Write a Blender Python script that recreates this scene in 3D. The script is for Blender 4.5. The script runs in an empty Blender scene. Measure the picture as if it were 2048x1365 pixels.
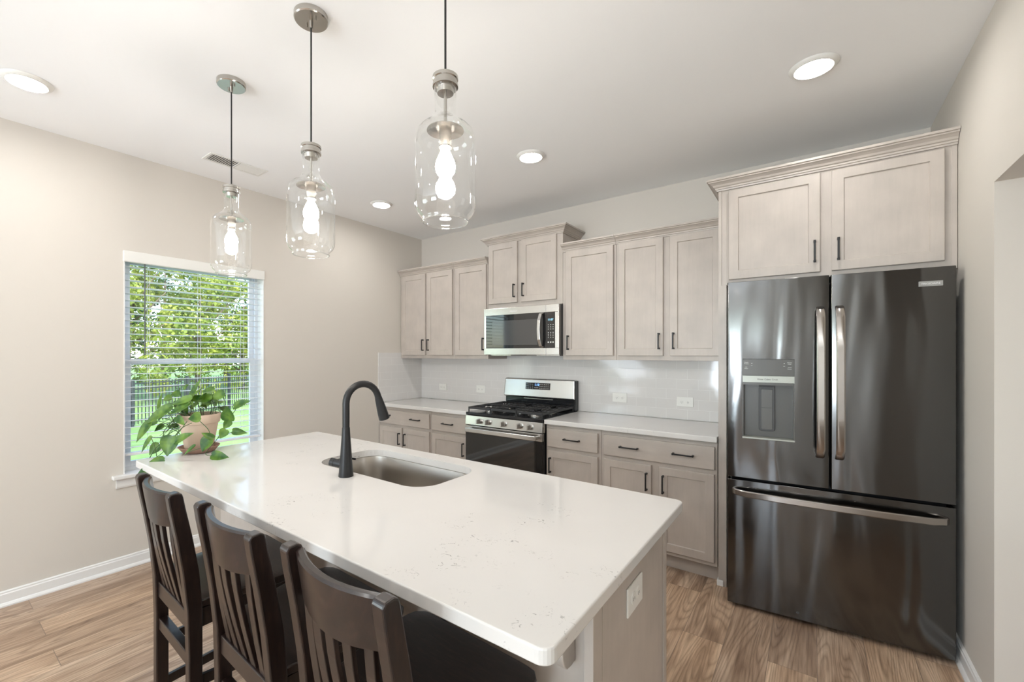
import bpy, bmesh, math, random
from mathutils import Vector, Matrix, Euler
PI = math.pi
random.seed(7)
C = bpy.context.scene.collection

# ------------------------------------------------------------------ camera
cam_d = bpy.data.cameras.new('camera')
cam = bpy.data.objects.new('camera', cam_d); C.objects.link(cam)
cam_d.sensor_width = 36.0
cam_d.lens = 875.08 / 2048 * 36.0
cam_d.shift_x = (1024 - 960.2) / 2048
cam_d.shift_y = (708.14 - 682.5) / 2048
cam_d.clip_start = 0.02
cam.location = (3.6277, -3.6356, 1.4205)
cam.rotation_euler = (PI / 2, 0, 0.6515)
bpy.context.scene.camera = cam

# ------------------------------------------------------------------ light
sc = bpy.context.scene
sc.view_settings.view_transform = 'Standard'
sc.view_settings.look = 'None'
sc.view_settings.gamma = 1.0
sc.view_settings.exposure = 0.33
sc.view_settings.use_curve_mapping = False
W = bpy.data.worlds.new('sky'); sc.world = W; W.use_nodes = True
nt = W.node_tree; nt.nodes.clear()
sky = nt.nodes.new('ShaderNodeTexSky'); sky.sky_type = 'NISHITA'
sky.sun_elevation = math.radians(48); sky.sun_rotation = math.radians(90); sky.sun_disc = False
bg = nt.nodes.new('ShaderNodeBackground'); bg.inputs['Strength'].default_value = 0.75
wo = nt.nodes.new('ShaderNodeOutputWorld')
nt.links.new(sky.outputs[0], bg.inputs[0]); nt.links.new(bg.outputs[0], wo.inputs[0])
sun_d = bpy.data.lights.new('sun', 'SUN'); sun_d.energy = 4.4; sun_d.angle = 0.01; sun_d.color = (1, .95, .86)
sun = bpy.data.objects.new('sun', sun_d); C.objects.link(sun)
sun.rotation_euler = Vector((-0.68, 0.22, -0.74)).to_track_quat('-Z', 'Y').to_euler()

def area(name, loc, rot, sx, sy, power, col):
    d = bpy.data.lights.new(name, 'AREA'); d.shape = 'RECTANGLE'; d.size = sx; d.size_y = sy
    d.energy = power; d.color = col
    o = bpy.data.objects.new(name, d); C.objects.link(o); o.location = loc; o.rotation_euler = rot
    return o
# added fill lamps standing in for daylight from unseen openings behind the camera
area('patio_fill', (2.6, -8.46, 1.15), (math.radians(146), 0, 0), 1.8, 2.0, 200, (.80, .89, 1.0))  # added soft fill, tilted up to brighten the ceiling
area('side_window_fill', (0.03, -6.2, 1.4), (math.radians(135), 0, math.radians(-90)), 2.3, 1.4, 50, (.80, .89, 1.0))  # added fill by the unseen side window, also tilted up
area('hall_fill', (5.50, -1.72, 1.25), (math.radians(90), 0, math.radians(90)), .9, 1.7, 5, (.97, .98, 1.0))  # added fill lamp, brightens the aisle between island and range
LENS_E = 92.0      # ceiling light lens emission
BULB_E = 165.0      # pendant bulb emission

# ------------------------------------------------------------------ materials
def newmat(name):
    m = bpy.data.materials.new(name); m.use_nodes = True
    n = m.node_tree; b = n.nodes['Principled BSDF']
    return m, n, b
def simple(name, col, rough=.5, metal=0.0, spec=.5, coat=0.0):
    m, n, b = newmat(name)
    b.inputs['Base Color'].default_value = (*col, 1); b.inputs['Roughness'].default_value = rough
    b.inputs['Metallic'].default_value = metal; b.inputs['Specular IOR Level'].default_value = spec
    if coat: b.inputs['Coat Weight'].default_value = coat; b.inputs['Coat Roughness'].default_value = .08
    return m
def N(n, t, **kw):
    x = n.nodes.new(t)
    for k, v in kw.items():
        if k in x.inputs: x.inputs[k].default_value = v
        else: setattr(x, k, v)
    return x
def coords(n, scale=(1, 1, 1), rot=(0, 0, 0), kind='Object'):
    tc = n.nodes.new('ShaderNodeTexCoord'); mp = n.nodes.new('ShaderNodeMapping')
    mp.inputs['Scale'].default_value = scale; mp.inputs['Rotation'].default_value = rot
    n.links.new(tc.outputs[kind], mp.inputs[0]); return mp.outputs[0]
def ramp(n, fac, stops):
    r = n.nodes.new('ShaderNodeValToRGB'); e = r.color_ramp.elements
    e[0].position, e[0].color = stops[0][0], (*stops[0][1], 1)
    e[1].position, e[1].color = stops[-1][0], (*stops[-1][1], 1)
    for p, c in stops[1:-1]:
        q = e.new(p); q.color = (*c, 1)
    n.links.new(fac, r.inputs[0]); return r.outputs[0]
def mixc(n, fac, a, b, mode='MIX'):
    m = n.nodes.new('ShaderNodeMix'); m.data_type = 'RGBA'; m.blend_type = mode
    for i, v in ((0, fac), (6, a), (7, b)):
        if hasattr(v, 'node'): n.links.new(v, m.inputs[i])
        elif i == 0: m.inputs[0].default_value = v
        else: m.inputs[i].default_value = (*v, 1)
    return m.outputs[2]
def bump(n, b, h, strength=.2, dist=.01):
    bp = n.nodes.new('ShaderNodeBump'); bp.inputs['Strength'].default_value = strength
    bp.inputs['Distance'].default_value = dist
    n.links.new(h, bp.inputs['Height']); n.links.new(bp.outputs[0], b.inputs['Normal']); return bp

def mat_paint(name, col, rough=.75, sc_=220):
    m, n, b = newmat(name)
    b.inputs['Base Color'].default_value = (*col, 1); b.inputs['Roughness'].default_value = rough
    t = N(n, 'ShaderNodeTexNoise', Scale=sc_, Detail=3.0); n.links.new(coords(n), t.inputs[0])
    bump(n, b, t.outputs[0], .08, .002); return m
M = {}
M['wall'] = mat_paint('greige_wall_paint', (.655, .61, .55))
M['ceiling'] = mat_paint('ceiling_paint', (.93, .93, .925), .85)
M['trim'] = simple('white_trim_paint', (.80, .79, .77), .35)
M['vinyl'] = simple('white_vinyl', (.80, .82, .85), .3)

def mat_floor():
    m, n, b = newmat('vinyl_plank_floor')
    v = coords(n, rot=(0, 0, PI / 2))
    bk = N(n, 'ShaderNodeTexBrick', Scale=1.0); bk.offset = .37; bk.offset_frequency = 2
    bk.inputs['Brick Width'].default_value = 1.22; bk.inputs['Row Height'].default_value = .182
    bk.inputs['Mortar Size'].default_value = .0012; bk.inputs['Mortar Smooth'].default_value = .2
    bk.inputs['Color1'].default_value = (0, 0, 0, 1); bk.inputs['Color2'].default_value = (1, 1, 1, 1)
    bk.inputs['Mortar'].default_value = (.5, .5, .5, 1)
    n.links.new(v, bk.inputs[0])
    # per plank offset of the grain
    cx = n.nodes.new('ShaderNodeCombineXYZ')
    mul = N(n, 'ShaderNodeMath', operation='MULTIPLY'); mul.inputs[1].default_value = 37.0
    n.links.new(bk.outputs['Color'], mul.inputs[0]); n.links.new(mul.outputs[0], cx.inputs[0]); n.links.new(mul.outputs[0], cx.inputs[1])
    add = N(n, 'ShaderNodeVectorMath', operation='ADD'); n.links.new(v, add.inputs[0]); n.links.new(cx.outputs[0], add.inputs[1])
    mp = n.nodes.new('ShaderNodeMapping'); mp.inputs['Scale'].default_value = (.9, 7, 1); n.links.new(add.outputs[0], mp.inputs[0])
    broad = N(n, 'ShaderNodeTexNoise', Scale=1.6, Detail=2.0, Distortion=.6); n.links.new(mp.outputs[0], broad.inputs[0])
    mp2 = n.nodes.new('ShaderNodeMapping'); mp2.inputs['Scale'].default_value = (3, 60, 1); n.links.new(add.outputs[0], mp2.inputs[0])
    fine = N(n, 'ShaderNodeTexNoise', Scale=1.5, Detail=5.0, Roughness=.65); n.links.new(mp2.outputs[0], fine.inputs[0])
    mp3 = n.nodes.new('ShaderNodeMapping'); mp3.inputs['Scale'].default_value = (.8, 7.5, 1); n.links.new(add.outputs[0], mp3.inputs[0])
    wv = N(n, 'ShaderNodeTexNoise', Scale=.95, Detail=1.0, Distortion=.35); n.links.new(mp3.outputs[0], wv.inputs[0])
    m1 = N(n, 'ShaderNodeMath', operation='MULTIPLY'); m1.inputs[1].default_value = 24.0; n.links.new(wv.outputs[0], m1.inputs[0])
    fr = N(n, 'ShaderNodeMath', operation='PINGPONG'); fr.inputs[1].default_value = .5; n.links.new(m1.outputs[0], fr.inputs[0])
    base = ramp(n, broad.outputs[0], [(.28, (.34, .225, .15)), (.5, (.52, .37, .26)), (.72, (.68, .52, .385))])
    lines = ramp(n, fr.outputs[0], [(.0, (.60, .56, .52)), (.22, (.93, .92, .90)), (.5, (1.05, 1.05, 1.05))])
    c = mixc(n, .75, base, lines, 'MULTIPLY')
    f2 = ramp(n, fine.outputs[0], [(.32, (.60, .56, .53)), (.62, (1.12, 1.12, 1.12))])
    c = mixc(n, .8, c, f2, 'MULTIPLY')
    tone = ramp(n, bk.outputs['Color'], [(0, (.82, .82, .84)), (1, (1.1, 1.08, 1.04))])
    c = mixc(n, 1.0, c, tone, 'MULTIPLY')
    c = mixc(n, bk.outputs['Fac'], c, (.20, .145, .11))
    n.links.new(c, b.inputs['Base Color'])
    b.inputs['Roughness'].default_value = .34
    bump(n, b, fine.outputs[0], .12, .002)
    return m
M['floor'] = mat_floor()

def mat_cab(name, col, vert=True):
    m, n, b = newmat(name)
    v = coords(n, (26, 26, 2.2) if vert else (2.2, 26, 26))
    g = N(n, 'ShaderNodeTexNoise', Scale=2.0, Detail=6.0, Roughness=.7); n.links.new(v, g.inputs[0])
    bl = N(n, 'ShaderNodeTexNoise', Scale=6.0, Detail=5.0); n.links.new(coords(n), bl.inputs[0])
    a = tuple(x * .96 for x in col); z = tuple(min(1, x * 1.035) for x in col)
    c = ramp(n, g.outputs[0], [(.3, a), (.7, z)])
    c2 = ramp(n, bl.outputs[0], [(.35, (.93, .93, .93)), (.65, (1.05, 1.045, 1.04))])
    n.links.new(mixc(n, 1.0, c, c2, 'MULTIPLY'), b.inputs['Base Color'])
    b.inputs['Roughness'].default_value = .36
    bump(n, b, g.outputs[0], .05, .002)
    return m
CABC = (.485, .432, .385)
M['cab'] = mat_cab('grey_stained_maple', CABC)
M['cabh'] = mat_cab('grey_stained_maple_horizontal', CABC, False)

def mat_quartz():
    m, n, b = newmat('white_quartz')
    v = coords(n)
    big = N(n, 'ShaderNodeTexNoise', Scale=2.2, Detail=2.0, Distortion=.8); n.links.new(v, big.inputs[0])
    sp = N(n, 'ShaderNodeTexNoise', Scale=58.0, Detail=3.0, Roughness=.7, Distortion=1.5); n.links.new(v, sp.inputs[0])
    mid = N(n, 'ShaderNodeTexNoise', Scale=11.0, Detail=2.0); n.links.new(v, mid.inputs[0])
    mask = ramp(n, big.outputs[0], [(.50, (0, 0, 0)), (.62, (1, 1, 1))])
    msk2 = ramp(n, mid.outputs[0], [(.5, (0, 0, 0)), (.62, (1, 1, 1))])
    spk = ramp(n, sp.outputs[0], [(.60, (0, 0, 0)), (.66, (1, 1, 1))])
    f = mixc(n, 1.0, mask, spk, 'MULTIPLY'); f = mixc(n, 1.0, f, msk2, 'MULTIPLY')
    soft = ramp(n, big.outputs[0], [(.4, (.70, .68, .655)), (.7, (.675, .655, .63))])
    n.links.new(mixc(n, f, soft, (.28, .27, .26)), b.inputs['Base Color'])
    b.inputs['Roughness'].default_value = .09; b.inputs['Specular IOR Level'].default_value = .55
    return m
M['quartz'] = mat_quartz()

def mat_tile(name, axis):
    m, n, b = newmat(name)
    tc = n.nodes.new('ShaderNodeTexCoord'); sp = n.nodes.new('ShaderNodeSeparateXYZ'); cb = n.nodes.new('ShaderNodeCombineXYZ')
    n.links.new(tc.outputs['Object'], sp.inputs[0]); n.links.new(sp.outputs[axis], cb.inputs[0]); 
    ad = N(n, 'ShaderNodeMath', operation='ADD'); ad.inputs[1].default_value = -.914; n.links.new(sp.outputs[2], ad.inputs[0])
    n.links.new(ad.outputs[0], cb.inputs[1])
    bk = N(n, 'ShaderNodeTexBrick', Scale=1.0); bk.offset = .5
    bk.inputs['Brick Width'].default_value = .1545; bk.inputs['Row Height'].default_value = .0775
    bk.inputs['Mortar Size'].default_value = .0012; bk.inputs['Mortar Smooth'].default_value = .3
    bk.inputs['Color1'].default_value = (.70, .68, .66, 1); bk.inputs['Color2'].default_value = (.715, .695, .675, 1)
    bk.inputs['Mortar'].default_value = (.82, .81, .79, 1)
    n.links.new(cb.outputs[0], bk.inputs[0]); n.links.new(bk.outputs['Color'], b.inputs['Base Color'])
    b.inputs['Roughness'].default_value = .08; b.inputs['Specular IOR Level'].default_value = .6
    inv = N(n, 'ShaderNodeMath', operation='SUBTRACT'); inv.inputs[0].default_value = 1; n.links.new(bk.outputs['Fac'], inv.inputs[1])
    w = N(n, 'ShaderNodeTexNoise', Scale=9.0, Detail=1.0); n.links.new(tc.outputs['Object'], w.inputs[0])
    a2 = N(n, 'ShaderNodeMath', operation='MULTIPLY_ADD'); a2.inputs[1].default_value = 1.2
    n.links.new(w.outputs[0], a2.inputs[0]); n.links.new(inv.outputs[0], a2.inputs[2])
    bump(n, b, a2.outputs[0], .25, .0015)
    return m
M['tile_x'] = mat_tile('grey_subway_tile', 0)
M['tile_y'] = mat_tile('grey_subway_tile_side', 1)

def mat_steel(name, col, rough, wav=0.0, wscale=(2.2, 2.2, .6), brush=(1, 1, 260), bs=.03):
    m, n, b = newmat(name)
    b.inputs['Base Color'].default_value = (*col, 1); b.inputs['Metallic'].default_value = 1
    b.inputs['Roughness'].default_value = rough
    br = N(n, 'ShaderNodeTexNoise', Scale=3.0, Detail=2.0); n.links.new(coords(n, brush), br.inputs[0])
    bp = n.nodes.new('ShaderNodeBump'); bp.inputs['Strength'].default_value = bs; bp.inputs['Distance'].default_value = .001
    n.links.new(br.outputs[0], bp.inputs['Height'])
    if wav:
        wn = N(n, 'ShaderNodeTexNoise', Scale=1.0, Detail=1.0, Distortion=.4); n.links.new(coords(n, wscale), wn.inputs[0])
        b2 = n.nodes.new('ShaderNodeBump'); b2.inputs['Strength'].default_value = 1.0; b2.inputs['Distance'].default_value = wav
        n.links.new(wn.outputs[0], b2.inputs['Height']); n.links.new(b2.outputs[0], bp.inputs['Normal'])
    n.links.new(bp.outputs[0], b.inputs['Normal'])
    return m
M['steel'] = mat_steel('stainless_steel', (.62, .61, .59), .24)
M['sinksteel'] = mat_steel('brushed_sink_steel', (.50, .47, .43), .30, 0, brush=(1, 200, 1))
M['nickel'] = mat_steel('brushed_nickel', (.50, .475, .44), .22, 0)
M['black_steel'] = mat_steel('black_stainless', (.128, .127, .126), .15, .012, (7.0, 7.0, 1.1), bs=.02)
M['black_steel_h'] = mat_steel('black_stainless_handle', (.44, .41, .385), .25, 0)
M['fridge_dark'] = simple('dark_grey_enamel', (.05, .05, .05), .4)
M['disp'] = simple('dispenser_plastic', (.09, .088, .08), .3)
M['disp_light'] = simple('dispenser_strip', (.36, .37, .33), .35, .4)
M['black_gloss'] = simple('black_enamel', (.012, .013, .015), .12)
M['black_glass'] = simple('black_glass', (.012, .012, .012), .04, 0, .8)
M['mesh_glass'] = simple('screened_window_glass', (.06, .06, .06), .06, 0, .8)
M['iron'] = simple('cast_iron', (.028, .028, .03), .5)
M['matte_black'] = simple('matte_black_metal', (.017, .017, .018), .38, .2)
M['blackrubber'] = simple('black_rubber', (.01, .01, .01), .6)
M['white_plastic'] = simple('white_plastic', (.80, .79, .75), .3)
M['slot'] = simple('dark_slot', (.05, .05, .05), .6)
M['gap'] = simple('gasket', (.008, .008, .01), .5)
M['mark'] = simple('printed_mark', (.62, .62, .60), .5)
M['badge'] = simple('badge_metal', (.42, .42, .41), .3, .6)
M['white_mark'] = simple('white_lettering', (.85, .85, .85), .4)
M['terra'] = mat_paint('whitewashed_terracotta', (.60, .46, .35), .8, 40)
M['saucer'] = mat_paint('terracotta_saucer', (.34, .20, .145), .7, 60)
M['soil'] = mat_paint('potting_soil', (.035, .024, .016), .95, 90)
M['cord'] = simple('black_cord', (.012, .012, .012), .6)

def mat_wood():
    m, n, b = newmat('espresso_wood')
    g = N(n, 'ShaderNodeTexNoise', Scale=2.0, Detail=6.0, Roughness=.65, Distortion=.3)
    n.links.new(coords(n, (9, 60, 9)), g.inputs[0])
    c = ramp(n, g.outputs[0], [(.3, (.008, .0045, .004)), (.55, (.017, .009, .007)), (.78, (.040, .021, .015))])
    n.links.new(c, b.inputs['Base Color']); b.inputs['Roughness'].default_value = .30; b.inputs['Specular IOR Level'].default_value = .5
    b.inputs['Coat Weight'].default_value = .12; b.inputs['Coat Roughness'].default_value = .12
    bump(n, b, g.outputs[0], .05, .001); return m
M['wood'] = mat_wood()

def mat_leaf(name, lo, hi, scale=14, trans=.35):
    m, n, b = newmat(name)
    g = N(n, 'ShaderNodeTexNoise', Scale=scale, Detail=2.0); n.links.new(coords(n), g.inputs[0])
    c = ramp(n, g.outputs[0], [(.35, lo), (.68, hi)])
    n.links.new(c, b.inputs['Base Color']); b.inputs['Roughness'].default_value = .38
    tr = n.nodes.new('ShaderNodeBsdfTranslucent'); n.links.new(c, tr.inputs[0])
    mx = n.nodes.new('ShaderNodeMixShader'); mx.inputs[0].default_value = trans
    out = n.nodes['Material Output']
    n.links.new(b.outputs[0], mx.inputs[1]); n.links.new(tr.outputs[0], mx.inputs[2]); n.links.new(mx.outputs[0], out.inputs[0])
    return m
M['leaf'] = mat_leaf('pothos_leaf', (.02, .085, .008), (.14, .26, .03), 24, .16)
M['stem'] = simple('green_stem', (.05, .10, .025), .5)
M['tree0'] = mat_leaf('tree_leaf_bright', (.13, .21, .03), (.50, .52, .10), 1.3, .4)
M['tree1'] = mat_leaf('tree_leaf_deep', (.02, .06, .018), (.12, .20, .045), 1.1, .35)
M['bark'] = simple('bark', (.16, .12, .09), .9)
def mat_grass():
    m, n, b = newmat('lawn_grass')
    g = N(n, 'ShaderNodeTexNoise', Scale=.7, Detail=7.0, Roughness=.7); n.links.new(coords(n), g.inputs[0])
    n.links.new(ramp(n, g.outputs[0], [(.3, (.10, .19, .045)), (.7, (.30, .42, .12))]), b.inputs['Base Color'])
    b.inputs['Roughness'].default_value = .9; return m
M['grass'] = mat_grass()

def mat_emit(name, col, s):
    m, n, b = newmat(name)
    b.inputs['Base Color'].default_value = (0, 0, 0, 1)
    b.inputs['Emission Color'].default_value = (*col, 1); b.inputs['Emission Strength'].default_value = s
    return m
M['lens'] = mat_emit('ceiling_light_lens', (1, .985, .96), LENS_E)
M['bulb'] = mat_emit('glowing_bulb', (1, .93, .86), BULB_E)
M['blue_led'] = mat_emit('blue_digits', (.18, .42, 1.0), 2.2)
M['led'] = mat_emit('clock_digits', (.35, .75, .95), 1.4)

def mat_thin_glass(name, tint, boost=1.0, seeds=False):
    m, n, b = newmat(name); n.nodes.remove(b)
    out = n.nodes['Material Output']
    tr = n.nodes.new('ShaderNodeBsdfTransparent'); tr.inputs[0].default_value = (*tint, 1)
    gl = n.nodes.new('ShaderNodeBsdfGlossy'); gl.inputs['Roughness'].default_value = .0; gl.inputs[0].default_value = (1, 1, 1, 1)
    fr = n.nodes.new('ShaderNodeFresnel'); ge = n.nodes.new('ShaderNodeNewGeometry')
    io = N(n, 'ShaderNodeMath', operation='MULTIPLY_ADD'); io.inputs[1].default_value = 1/1.5-1.5; io.inputs[2].default_value = 1.5
    n.links.new(ge.outputs['Backfacing'], io.inputs[0]); n.links.new(io.outputs[0], fr.inputs[0])
    mu = N(n, 'ShaderNodeMath', operation='MULTIPLY'); mu.inputs[1].default_value = boost; mu.use_clamp = True
    n.links.new(fr.outputs[0], mu.inputs[0])
    mx = n.nodes.new('ShaderNodeMixShader'); n.links.new(mu.outputs[0], mx.inputs[0])
    n.links.new(tr.outputs[0], mx.inputs[1]); n.links.new(gl.outputs[0], mx.inputs[2]); n.links.new(mx.outputs[0], out.inputs[0])
    if seeds:
        w = N(n, 'ShaderNodeTexNoise', Scale=1.0, Detail=2.0); n.links.new(coords(n, (30, 30, 7)), w.inputs[0])
        bp = n.nodes.new('ShaderNodeBump'); bp.inputs['Strength'].default_value = .2; bp.inputs['Distance'].default_value = .002
        n.links.new(w.outputs[0], bp.inputs['Height']); n.links.new(bp.outputs[0], gl.inputs['Normal'])
    return m
M['pane'] = mat_thin_glass('window_pane_glass', (.95, .98, .97))
M['jar'] = mat_thin_glass('clear_blown_glass', (.975, .98, .975), 1.9, True)

# ------------------------------------------------------------------ mesh helpers
class MB:
    def __init__(s): s.bm = bmesh.new()
    def box(s, x0, x1, y0, y1, z0, z1):
        v = [s.bm.verts.new(p) for p in ((x0,y0,z0),(x1,y0,z0),(x1,y1,z0),(x0,y1,z0),(x0,y0,z1),(x1,y0,z1),(x1,y1,z1),(x0,y1,z1))]
        for f in ((3,2,1,0),(4,5,6,7),(0,1,5,4),(1,2,6,5),(2,3,7,6),(3,0,4,7)): s.bm.faces.new([v[i] for i in f])
        return s
    def quad8(s, pts):
        v = [s.bm.verts.new(p) for p in pts]
        for f in ((3,2,1,0),(4,5,6,7),(0,1,5,4),(1,2,6,5),(2,3,7,6),(3,0,4,7)): s.bm.faces.new([v[i] for i in f])
        return s
    def lathe(s, prof, c=(0,0,0), seg=40, axis='Z'):
        rings = []
        for r, z in prof:
            if r < 1e-6: rings.append([s.bm.verts.new(s._ax((0,0,z), c, axis))]); continue
            rings.append([s.bm.verts.new(s._ax((r*math.cos(2*PI*i/seg), r*math.sin(2*PI*i/seg), z), c, axis)) for i in range(seg)])
        for a, b in zip(rings, rings[1:]):
            for i in range(seg):
                j = (i+1) % seg
                if len(a) == 1 and len(b) == 1: continue
                if len(a) == 1: s.bm.faces.new((a[0], b[j], b[i]))
                elif len(b) == 1: s.bm.faces.new((a[i], a[j], b[0]))
                else: s.bm.faces.new((a[i], a[j], b[j], b[i]))
        return s
    def _ax(s, p, c, axis):
        x, y, z = p
        if axis == 'Y': x, y, z = x, z, y
        if axis == 'X': x, y, z = z, x, y
        return (x+c[0], y+c[1], z+c[2])
    def tube(s, pts, r, seg=10, cap=True):
        pts = [Vector(p) for p in pts]; n = len(pts)
        rs = r if isinstance(r, (list, tuple)) else [r]*n
        rings = []; up = None
        for i, p in enumerate(pts):
            t = (pts[min(i+1, n-1)] - pts[max(i-1, 0)]).normalized()
            if up is None:
                up = Vector((0,0,1)) if abs(t.z) < .9 else Vector((1,0,0))
            a = t.cross(up).normalized(); b_ = a.cross(t).normalized(); up = b_
            rings.append([s.bm.verts.new(p + (a*math.cos(2*PI*k/seg) + b_*math.sin(2*PI*k/seg))*rs[i]) for k in range(seg)])
        for a, b in zip(rings, rings[1:]):
            for i in range(seg):
                j = (i+1) % seg; s.bm.faces.new((a[i], a[j], b[j], b[i]))
        if cap: s.bm.faces.new(list(reversed(rings[0]))); s.bm.faces.new(rings[-1])
        return s
    def prism(s, poly, a0, a1, plane='XY'):
        def P(u, v, w):
            return {'XY': (u, v, w), 'XZ': (u, w, v), 'YZ': (w, u, v)}[plane]
        A = [s.bm.verts.new(P(u, v, a0)) for u, v in poly]; B = [s.bm.verts.new(P(u, v, a1)) for u, v in poly]
        n = len(poly)
        s.bm.faces.new(list(reversed(A))); s.bm.faces.new(B)
        for i in range(n): s.bm.faces.new((A[i], A[(i+1) % n], B[(i+1) % n], B[i]))
        return s
    def sweep(s, frames, prof):
        # frames: list of (origin, udir, vdir), prof closed 2D polygon
        rings = [[s.bm.verts.new(Vector(o) + Vector(u)*a + Vector(v)*b) for a, b in prof] for o, u, v in frames]
        n = len(prof)
        for a, b in zip(rings, rings[1:]):
            for i in range(n): s.bm.faces.new((a[i], a[(i+1) % n], b[(i+1) % n], b[i]))
        s.bm.faces.new(list(reversed(rings[0]))); s.bm.faces.new(rings[-1])
        return s
    def build(s, name, mat, parent=None, local=False, smooth=False, bevel=0, seg=2, weld=False):
        if weld: bmesh.ops.remove_doubles(s.bm, verts=s.bm.verts, dist=1e-5)
        bmesh.ops.recalc_face_normals(s.bm, faces=s.bm.faces)
        if parent is not None and not local:
            r = parent
            while r.parent: r = r.parent
            bmesh.ops.translate(s.bm, verts=s.bm.verts, vec=-Vector(r.location))
        me = bpy.data.meshes.new(name); s.bm.to_mesh(me); s.bm.free()
        o = bpy.data.objects.new(name, me); C.objects.link(o)
        me.materials.append(mat)
        if smooth:
            for p in me.polygons: p.use_smooth = True
            if smooth != 'all':
                try: me.set_sharp_from_angle(angle=math.radians(35))
                except Exception: pass
        if parent is not None: o.parent = parent
        if bevel:
            b = o.modifiers.new('bevel', 'BEVEL'); b.width = bevel; b.segments = seg; b.limit_method = 'ANGLE'; b.angle_limit = math.radians(40)
        return o

def thing(name, label, cat, loc=(0,0,0), rz=0, group=None):
    o = bpy.data.objects.new(name, None); C.objects.link(o); o.empty_display_size = .1
    o.location = loc; o.rotation_euler = (0, 0, rz); o['label'] = label; o['category'] = cat
    if group: o['group'] = group
    return o
def tag(o, label, cat, group=None, kind=None):
    o['label'] = label; o['category'] = cat
    if group: o['group'] = group
    if kind: o['kind'] = kind
    return o
def struct(o, label=None):
    o['kind'] = 'structure'
    if label: o['label'] = label
    return o
def origin_to_base(o):
    # move a single-mesh thing's origin to its base centre
    me = o.data; zs = [v.co.z for v in me.vertices]; xs = [v.co.x for v in me.vertices]; ys = [v.co.y for v in me.vertices]
    c = Vector(((min(xs)+max(xs))/2, (min(ys)+max(ys))/2, min(zs)))
    me.transform(Matrix.Translation(-c)); o.location = o.location + c
    return o
def copy_tree(o, parent=None):
    c = o.copy(); C.objects.link(c)
    if parent is not None: c.parent = parent
    for ch in list(o.children): copy_tree(ch, c)
    return c
def bake(o):
    dg = bpy.context.evaluated_depsgraph_get(); dg.update()
    me = bpy.data.meshes.new_from_object(o.evaluated_get(dg)); o.modifiers.clear(); o.data = me
def cut(o, mb):
    me = bpy.data.meshes.new('cutter'); bmesh.ops.recalc_face_normals(mb.bm, faces=mb.bm.faces); mb.bm.to_mesh(me); mb.bm.free()
    c = bpy.data.objects.new('cutter', me); C.objects.link(c)
    if o.parent is not None:
        c.parent = o.parent
    m = o.modifiers.new('cut', 'BOOLEAN'); m.object = c; m.operation = 'DIFFERENCE'; m.solver = 'EXACT'
    bpy.context.view_layer.update(); bake(o)
    bpy.data.objects.remove(c)
def text(s, size, depth, mat, name, parent, mtx):
    cu = bpy.data.curves.new('t', 'FONT'); cu.body = s; cu.size = size; cu.extrude = depth; cu.align_x = 'CENTER'; cu.align_y = 'CENTER'
    t = bpy.data.objects.new('t', cu); C.objects.link(t); bpy.context.view_layer.update()
    me = bpy.data.meshes.new_from_object(t.evaluated_get(bpy.context.evaluated_depsgraph_get()))
    bpy.data.objects.remove(t)
    me.transform(mtx); me.materials.clear(); me.materials.append(mat)
    o = bpy.data.objects.new(name, me); C.objects.link(o); o.parent = parent
    return o
def rrect(x0, x1, y0, y1, r, seg=8):
    p = []
    for cx, cy, a0 in ((x1-r, y0+r, -90), (x1-r, y1-r, 0), (x0+r, y1-r, 90), (x0+r, y0+r, 180)):
        for k in range(seg+1):
            a = math.radians(a0 + 90*k/seg); p.append((cx + r*math.cos(a), cy + r*math.sin(a)))
    return p

# ------------------------------------------------------------------ room shell
H = 2.747; RX = 4.172; FY = -8.6; T = .14
WY0, WY1, WZ0, WZ1 = -2.765, -1.838, .62, 2.10      # kitchen window opening
struct(MB().box(-T, 6.2, FY-T, T, -.12, 0).build('floor', M['floor']), 'wood-look vinyl plank floor')
struct(MB().box(-T, 6.2, FY-T, T, H, H+.15).build('ceiling', M['ceiling']), 'flat white ceiling')
struct(MB().box(-T, 6.2, 0, T, 0, H).build('wall_back', M['wall']))
wl = MB()
SY0, SY1, SZ0, SZ1 = -7.4, -5.0, .7, 2.1          # side window behind the camera
wl.box(-T, 0, FY, SY0, 0, H).box(-T, 0, SY0, SY1, 0, SZ0).box(-T, 0, SY0, SY1, SZ1, H).box(-T, 0, SY1, WY0, 0, H)
wl.box(-T, 0, WY0, WY1, 0, WZ0).box(-T, 0, WY0, WY1, WZ1, H).box(-T, 0, WY1, 0, 0, H)
struct(wl.build('wall_left', M['wall']))
OY = -1.133; OY2 = -2.35; OZ = 2.073
wr = MB()
wr.box(RX, 5.6, OY, 0, 0, H).box(RX, 5.6, OY2, OY, OZ, H).box(RX, 5.6, FY, OY2, 0, H)
struct(wr.build('wall_right', M['wall']))
struct(MB().box(5.6, 5.7, FY, 0, 0, H).build('wall_hall', M['wall']))
wf = MB()
wf.box(-T, 1.7, FY-T, FY, 0, H).box(3.5, 6.2, FY-T, FY, 0, H).box(1.7, 3.5, FY-T, FY, 2.2, H)
struct(wf.build('wall_front', M['wall']))

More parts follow.
